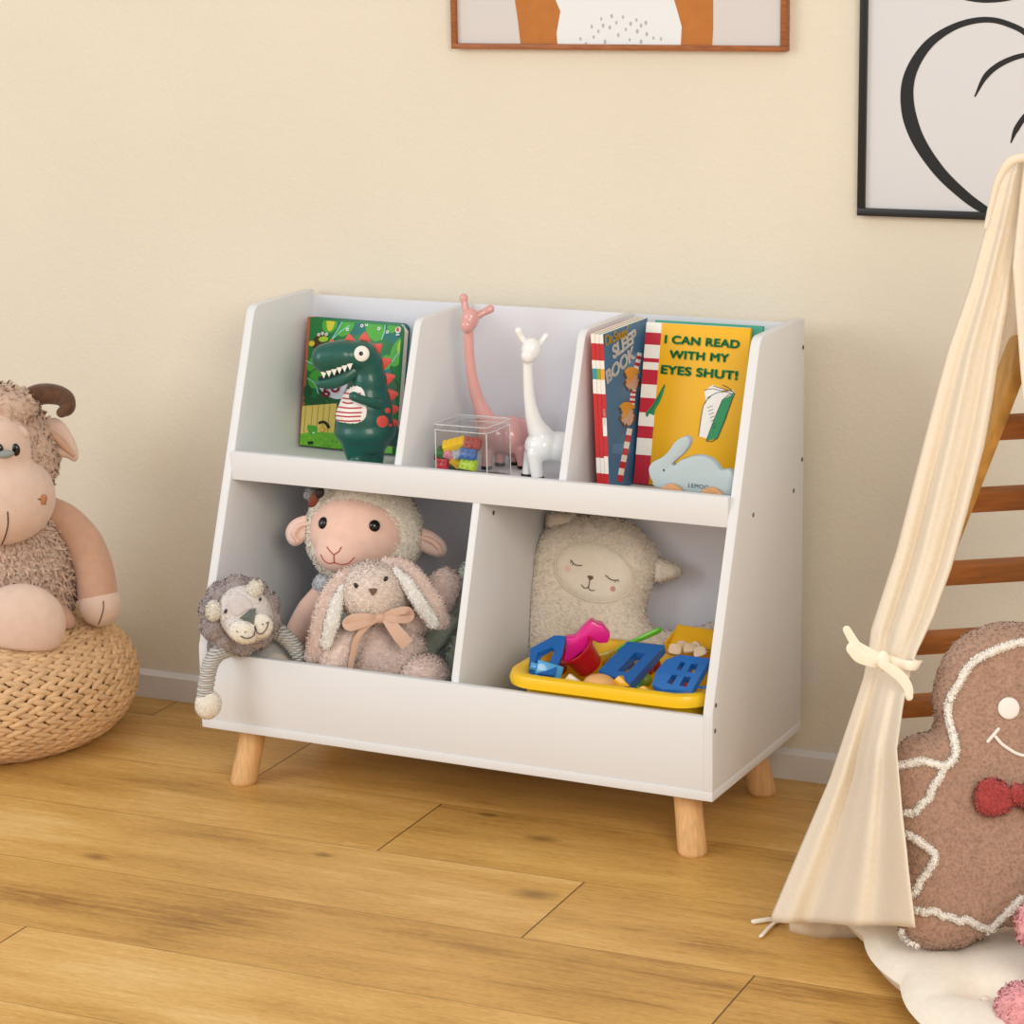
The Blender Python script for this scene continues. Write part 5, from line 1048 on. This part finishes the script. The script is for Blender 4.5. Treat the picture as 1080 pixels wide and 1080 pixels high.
def ast(pts, r, nm, mt=AT): return stitched(ap0, F, pts, r, nm, mt, fp, 5, .0052)
ast([(603.5, 590.5), (606, 594), (610, 596), (614.5, 596)], .0008, 'eyelid_stitch'); ast([(603.5, 591), (602.8, 594)], .0005, 'eyelash_stitch'); ast([(606, 594), (604.5, 596)], .0005, 'eyelash_stitch')
ast([(640, 606.5), (644, 610), (648, 611.5), (652.5, 611)], .0008, 'eyelid_stitch'); ast([(652.5, 611), (653, 613)], .0005, 'eyelash_stitch'); ast([(649, 611.5), (650, 613.5)], .0005, 'eyelash_stitch')
ast([(614.5, 616.5), (617, 619.5), (620.5, 619.5), (622.5, 616), (623, 610)], .0007, 'mouth_stitch'); ast([(622.5, 616), (622, 620), (625, 622.5), (628, 622)], .0007, 'mouth_stitch')
skin_patch(ap0, F, [(620, 607), (623, 606.3), (627, 607.5), (627, 610), (624, 612), (621.5, 610)], 'nose_stitch', AT, fp, .0056); skin_patch(ap0, F, circ(599.5, 599.5, 3.4, 3.8, 14), 'cheek', BLU, fp, .0054); skin_patch(ap0, F, circ(647, 620.5, 2.8, 3.2, 14), 'cheek', BL2, fp, .0054)
for L in ([(578, 557), (578, 546), (581, 540), (590, 538), (600, 539), (608, 541), (609, 548), (604, 555), (592, 557)], [(690, 590), (696, 588), (706, 591), (716, 595), (720, 601), (717, 607), (709, 611), (698, 614), (691, 611)]):
    cuv = [cv.uv(*p) for p in L]; eol = smooth_poly(cuv, 3)
    if sum(eol[i-1][0]*eol[i][1]-eol[i][0]*eol[i-1][1] for i in range(len(eol))) < 0: eol = eol[::-1]
    e, _ = pillow(eol, .030, .002, .014, ((0, -.004, 0), u, v, wv)); furry('ear', e, 1200, .003, FLE, al, 110, .001)

settle(al, in_cubby(.4438, .8355, ZF))
F = cfig(.512, -.3475, ZF+.0006); tray = thing('toy_tray', 'yellow plastic tray full of sand toys resting in the lower right cubby', 'tray', F)
TY = mat('tray_yellow', 'f4c414', .35, .02, 10, coat=.1)
def rrect(w_, d_, r, n=6, x0=0, y0=0): return [(x0+cx+r*cos(a), y0+cy+r*sin(a)) for cx, cy, a0 in ((w_-r, d_-r, 0), (r, d_-r, pi/2), (r, r, pi), (w_-r, r, 3*pi/2)) for a in (a0+pi/2*i/n for i in range(n+1))]
TW, TD, RZ = .318, .236, .131
rings = [(.030, .030, .03, .0015), (.027, .027, .035, .006), (.020, .020, .04, .10), (.0185, .0185, .04, RZ-.016), (.0, .0, .05, RZ-.018), (-.001, -.001, .05, RZ-.010), (.0015, .0015, .05, RZ-.002), (.006, .006, .046, RZ), (.016, .016, .042, RZ-.001), (.0205, .0205, .04, RZ-.006), (.0225, .0225, .038, .10), (.032, .032, .03, .008)]
m = M(); nn = None
for ix, iy, r, z in rings:
    L = rrect(TW-2*ix, TD-2*iy, max(r, .01), 6, ix, iy); nn = len(L); m.v += [Vector((a, b2 if not (z < RZ-.02 and b2 < .0145) else max(b2, .0145), z)) for a, b2 in L]
for i in range(len(rings)-1): m.f += [(i*nn+j, i*nn+(j+1) % nn, (i+1)*nn+(j+1) % nn, (i+1)*nn+j) for j in range(nn)]
m.f += [tuple(range(nn))[::-1], tuple((len(rings)-1)*nn+j for j in range(nn))]; m.m = [0]*len(m.f); m.build('tray_shell', TY, tray)
TF = F
def toy(name, label, cat_, px, py, z, rot=0, group='sand toys in the yellow tray'):
    P = at(px, py, (0, 0, ZF+z), Vector((0, 0, 1))); return Fig(P, rot)
PB, PLB, PPK, PRD = gloss('toy_blue', '1a63ae', .3), gloss('toy_light_blue', '4aa3dc', .25), gloss('toy_pink', 'e81f8f', .35), gloss('toy_red', 'bd1522', .22)
PGN, PYL, PCR, PPE = gloss('toy_green', '5fb92c', .35), gloss('toy_amber', 'f0b41a', .35), mat('toy_wood', 'e3c8a6', .5, .1, 60), gloss('toy_peach', 'e9b070', .4)
def tilted(fig, px0, py0, lean_, yaw_=0):
    """axes of a plate whose face leans back: returns O,u,v,w local to fig"""
    l = radians(lean_); y = radians(yaw_); u = Vector((cos(y), sin(y), 0)); b2 = Vector((-sin(y), cos(y), 0)); v = b2*sin(l)+Vector((0, 0, cos(l))); return u, v, u.cross(v)
def plate(name, label, cat_, outline, holes, org, z, lean_, yaw_, thick, mt, bev=.0012, part='plate'):
    P = at(*org, (0, 0, ZF+z), Vector((0, 0, 1))); fig = Fig(P, -WA); t = thing(name, label, cat_, fig, 'sand toys in the yellow tray'); u, v, wv = tilted(fig, 0, 0, lean_, yaw_); c = Cover(fig, (0, 0, 0), u, v, wv)
    def fix(L):
        L = [c.uv(*p) for p in L]; return L if sum(L[i-1][0]*L[i][1]-L[i][0]*L[i-1][1] for i in range(len(L))) > 0 else L[::-1]
    m = M().prism(fix(outline), -thick, 0, ((0, 0, 0), u, v, wv), bev=bev if not holes else 0, holes=[fix(h)[::-1] for h in holes]); m.build(part, mt, t); return t, c
t, c = plate('shape_frame', 'blue hexagonal frame toy at the left end of the tray', 'toy', [(551, 709), (559, 684), (585, 670), (597, 671), (593, 690), (584, 712)], [[(562.5, 702), (567, 688.5), (582, 682.5), (585.5, 686), (577, 704)]], (560, 709), .121, 60, 18, .008, PB)
t, c = plate('shape_frame', 'blue rectangular window frame toy lying in middle of tray', 'toy', [(631.5, 707), (662, 676.5), (701, 680.5), (664.5, 721)], [[(651, 707.5), (669.5, 688), (681.5, 689), (661, 709)]], (648, 712), .128, 72, 0, .014, PB)
t, c = plate('window_plate', 'blue plate toy with four window holes at the right end of tray', 'toy', [(687.5, 722), (692, 708), (702, 696), (717, 690.5), (749, 694.5), (735, 730), (696, 729)], [[(713, 706), (718, 698), (723, 698.5), (718, 707)], [(724, 708.5), (729, 700), (736.5, 700.5), (731.5, 709.5)], [(703, 720), (709, 711.5), (715, 712), (709, 722)], [(716, 723), (721.5, 713.5), (729, 714), (724, 724.5)]], (715, 729), .1335, 60, -6, .012, PB)
q = c.uv(741, 723); M().lathe([(.004, .0), (.004, .009), (.0032, .010)], c.O+c.u*q[0]+c.v*q[1]-c.w*.006, 'x', 16).build('peg', PB, t)
P = at(575, 716, (0, 0, ZF+.108), Vector((0, 0, 1))); fig = Fig(P, -WA+.5); t = thing('building_block', 'light blue chunky block with studs at front left of tray', 'toy', fig, 'sand toys in the yellow tray')
R3 = Euler((-.3, .35, .1)).to_matrix().to_4x4(); bl = M().box((-.020, -.012, 0), (.020, .014, .024), .002).xf(R3); bl.build('block_body', PLB, t)
for i in (-1, 1): M().lathe([(.0062, 0), (.0062, .008), (.0054, .009)], (0, 0, 0), n=18).xf(R3 @ Matrix.Translation((-.020, 0.001+.0065*i, .012)) @ Matrix.Rotation(-pi/2, 4, 'Y')).build('stud', PLB, t)
star = [(617, 683), (610, 694)]
P = at(610, 690, (0, 0, ZF+.128), Vector((0, 0, 1))); fig = Fig(P, FACE); t = thing('sand_mould', 'hot pink star sand mould standing tallest in the tray', 'toy', fig, 'sand toys in the yellow tray')
SO = [(594, 697), (596.5, 681), (596, 671), (607, 670), (614, 661), (624, 652.5), (629, 656), (636, 657), (639, 662), (643.5, 667), (641, 676), (632, 676.5), (621, 672), (624, 684), (613, 686), (603, 694)]
pts = [(q.x, q.z) for q in (fig.tr(*p, 0) for p in SO)]; pts = pts if sum(pts[i-1][0]*pts[i][1]-pts[i][0]*pts[i-1][1] for i in range(len(pts))) > 0 else pts[::-1]
M().prism(pts, -.012, .012, ((0, 0, 0), Vector((1, 0, 0)), Vector((0, .0, 1)), Vector((0, -1, 0))), bev=.0028).build('mould', PPK, t)
P = at(613, 712, (0, 0, ZF+.10), Vector((0, 0, 1))); fig = Fig(P, FACE); t = thing('toy_bucket', 'shiny red toy bucket tipped over beside the pink mould', 'toy', fig, 'sand toys in the yellow tray')
R3 = Matrix.Translation((.0, .0, .030)) @ Euler((.25, -.62, 0)).to_matrix().to_4x4(); M().lathe([(.019, -.024), (.021, -.023), (.0265, .012), (.0295, .0125), (.0295, .016), (.0265, .0165), (.0255, .014), (.018, -.018)], n=32).xf(R3).build('bucket_shell', PRD, t)
P = at(632, 725, (0, 0, ZF+.112), Vector((0, 0, 1))); fig = Fig(P, FACE); t = tag(M().ell((0, 0, .006), (17*F.k(), .022, .0135), None, 24, 14).build('sand_mould', PPE), 'peach dome sand mould by the front rim of tray', 'toy', 'sand toys in the yellow tray'); t.location = fig.o
t, c = plate('triangle_piece', 'yellow triangle piece standing by the front rim of tray', 'toy', [(639, 724), (652.5, 712.5), (664, 724)], [], (650, 725), .114, 12, -10, .012, PYL, .001, 'wedge')
t, c = plate('triangle_piece', 'small cream triangle piece beside the light blue block', 'toy', [(594, 718), (600, 710.5), (611, 719)], [], (602, 718), .116, 15, -10, .008, gloss('toy_cream', 'e8dcc4', .4), .001, 'wedge')
t, c = plate('triangle_piece', 'small yellow spike piece right of the yellow triangle', 'toy', [(670, 727), (678, 723), (686, 728)], [], (678, 728), .116, 15, -10, .008, PYL, .001, 'wedge')
P = at(652, 688, (0, 0, ZF+.128), Vector((0, 0, 1))); fig = Fig(P, FACE); t = thing('toy_rake', 'lime green toy rake handle sticking out at back of tray', 'toy', fig, 'sand toys in the yellow tray')
M().tube([fig.tr(px, py, d) for px, py, d in ((650, 686, .01), (662, 679, .004), (674, 674, -.002), (684, 669.5, -.006), (695, 664.5, -.01))], [.0025, .0035, .0040, .0048, .0048], 10, sub=4, flat=(1, .6)).build('handle', PGN, t)
rk = M().tube([fig.tr(650, 686, .01), fig.tr(640, 690, .014), fig.tr(629, 692, .016)], [.003, .0045, .003], 10, sub=4, flat=(1, .5))
for i in range(6):
    a = fig.tr(630+i*4, 692-i*.9, .015); rk.tube([a, a+Vector((0, 0, -.008))], [.0016, .0012], 6)
rk.build('rake_head', gloss('toy_khaki', 'b9a23c', .4), t)
P = at(728, 693, (0, 0, ZF+.124), Vector((0, 0, 1))); fig = Fig(P, -WA); t = thing('toy_crate', 'small open yellow box of wooden pieces at back right of tray', 'toy', fig, 'sand toys in the yellow tray'); cr = M()
Rc = Euler((.35, 0, -.10)).to_matrix().to_4x4()
cr.box((-.040, 0, 0), (.040, .045, .003)).box((-.040, 0, 0), (.040, .003, .016)).box((-.040, .042, 0), (.040, .045, .022)).box((-.040, 0, 0), (-.037, .045, .020)).box((.037, 0, 0), (.040, .045, .020)); cr.xf(Rc); cr.build('crate_shell', PYL, t, smooth=False)
rnd = random.Random(5)
for i, (px, py, lab) in enumerate(((711, 685, 'round wooden piece at left in the small yellow box'), (719, 681, 'pale wooden figure piece topmost in the small yellow box'), (727, 685, 'flat wooden piece in the middle of the small yellow box'), (735, 683, 'tall wooden piece leaning in the small yellow box'), (739, 688, 'wooden piece at right in the small yellow box'))):
    P = at(px, py, (0, 0, ZF+.146), Vector((0, 0, 1))); o = M().prism(smooth_poly([(-.009, -.006), (.0, -.008), (.010, -.005), (.009, .004), (.002, .008), (-.007, .006)], 3), 0, .006, ((0, 0, 0), (1, 0, 0), (0, .5, .86), (0, -.86, .5)), bev=.001).build('wooden_piece', PCR); o.location = P; o.rotation_euler = (rnd.uniform(-.4, .4), rnd.uniform(-.5, .5), rnd.uniform(-.6, .6)); tag(o, lab, 'toy piece', 'wooden pieces in the small yellow box')
for px, py, col, lab, z, s_ in ((577, 700, 'd0342e', 'red ball seen through the blue hexagonal frame', .100, .011), (668, 700, '8a6a2a', 'brown ball seen through the blue rectangular frame', .098, .013), (681, 706, 'b03038', 'dark red ball right of the blue rectangular frame', .104, .012), (690, 700, 'a8343a', 'dark red ball behind the blue window plate', .104, .013), (672, 725, '4f9a34', 'green striped ball at front of the blue rectangular frame', .104, .011), (681, 717, '9fb63a', 'olive ball left of the window plate', .106, .010), (727, 720, 'e0452c', 'orange red ball under the blue window plate', .100, .014), (705, 722, 'e06a2c', 'orange ball under the left half of the window plate', .098, .014), (645, 700, 'c99a2c', 'amber ball left of the blue rectangular frame', .098, .014), (590, 704, 'b02a36', 'crimson ball between hexagonal frame and bucket', .098, .012)):
    P = at(px, py, (0, 0, ZF+z), Vector((0, 0, 1))); o = M().ell((0, 0, 0), (s_, s_, s_), None, 20, 14).build('toy_ball', gloss('ball_'+col, col, .3)); o.location = P; tag(o, lab, 'toy ball', 'small balls among the sand toys')

def in_tray(p):
    l = TF.loc(p); q = l.copy()
    if l.z < RZ+.007: q.x = min(max(q.x, .0245), TW-.0245); q.y = min(max(q.y, .0245), TD-.0245)
    return None if (q-l).length < 1e-7 else TF.o+TF.x*q.x+TF.y*q.y+Vector((0, 0, q.z))
for o in list(COL.objects):
    if o.parent is None and o.get('group') == 'sand toys in the yellow tray': settle(o, in_tray)
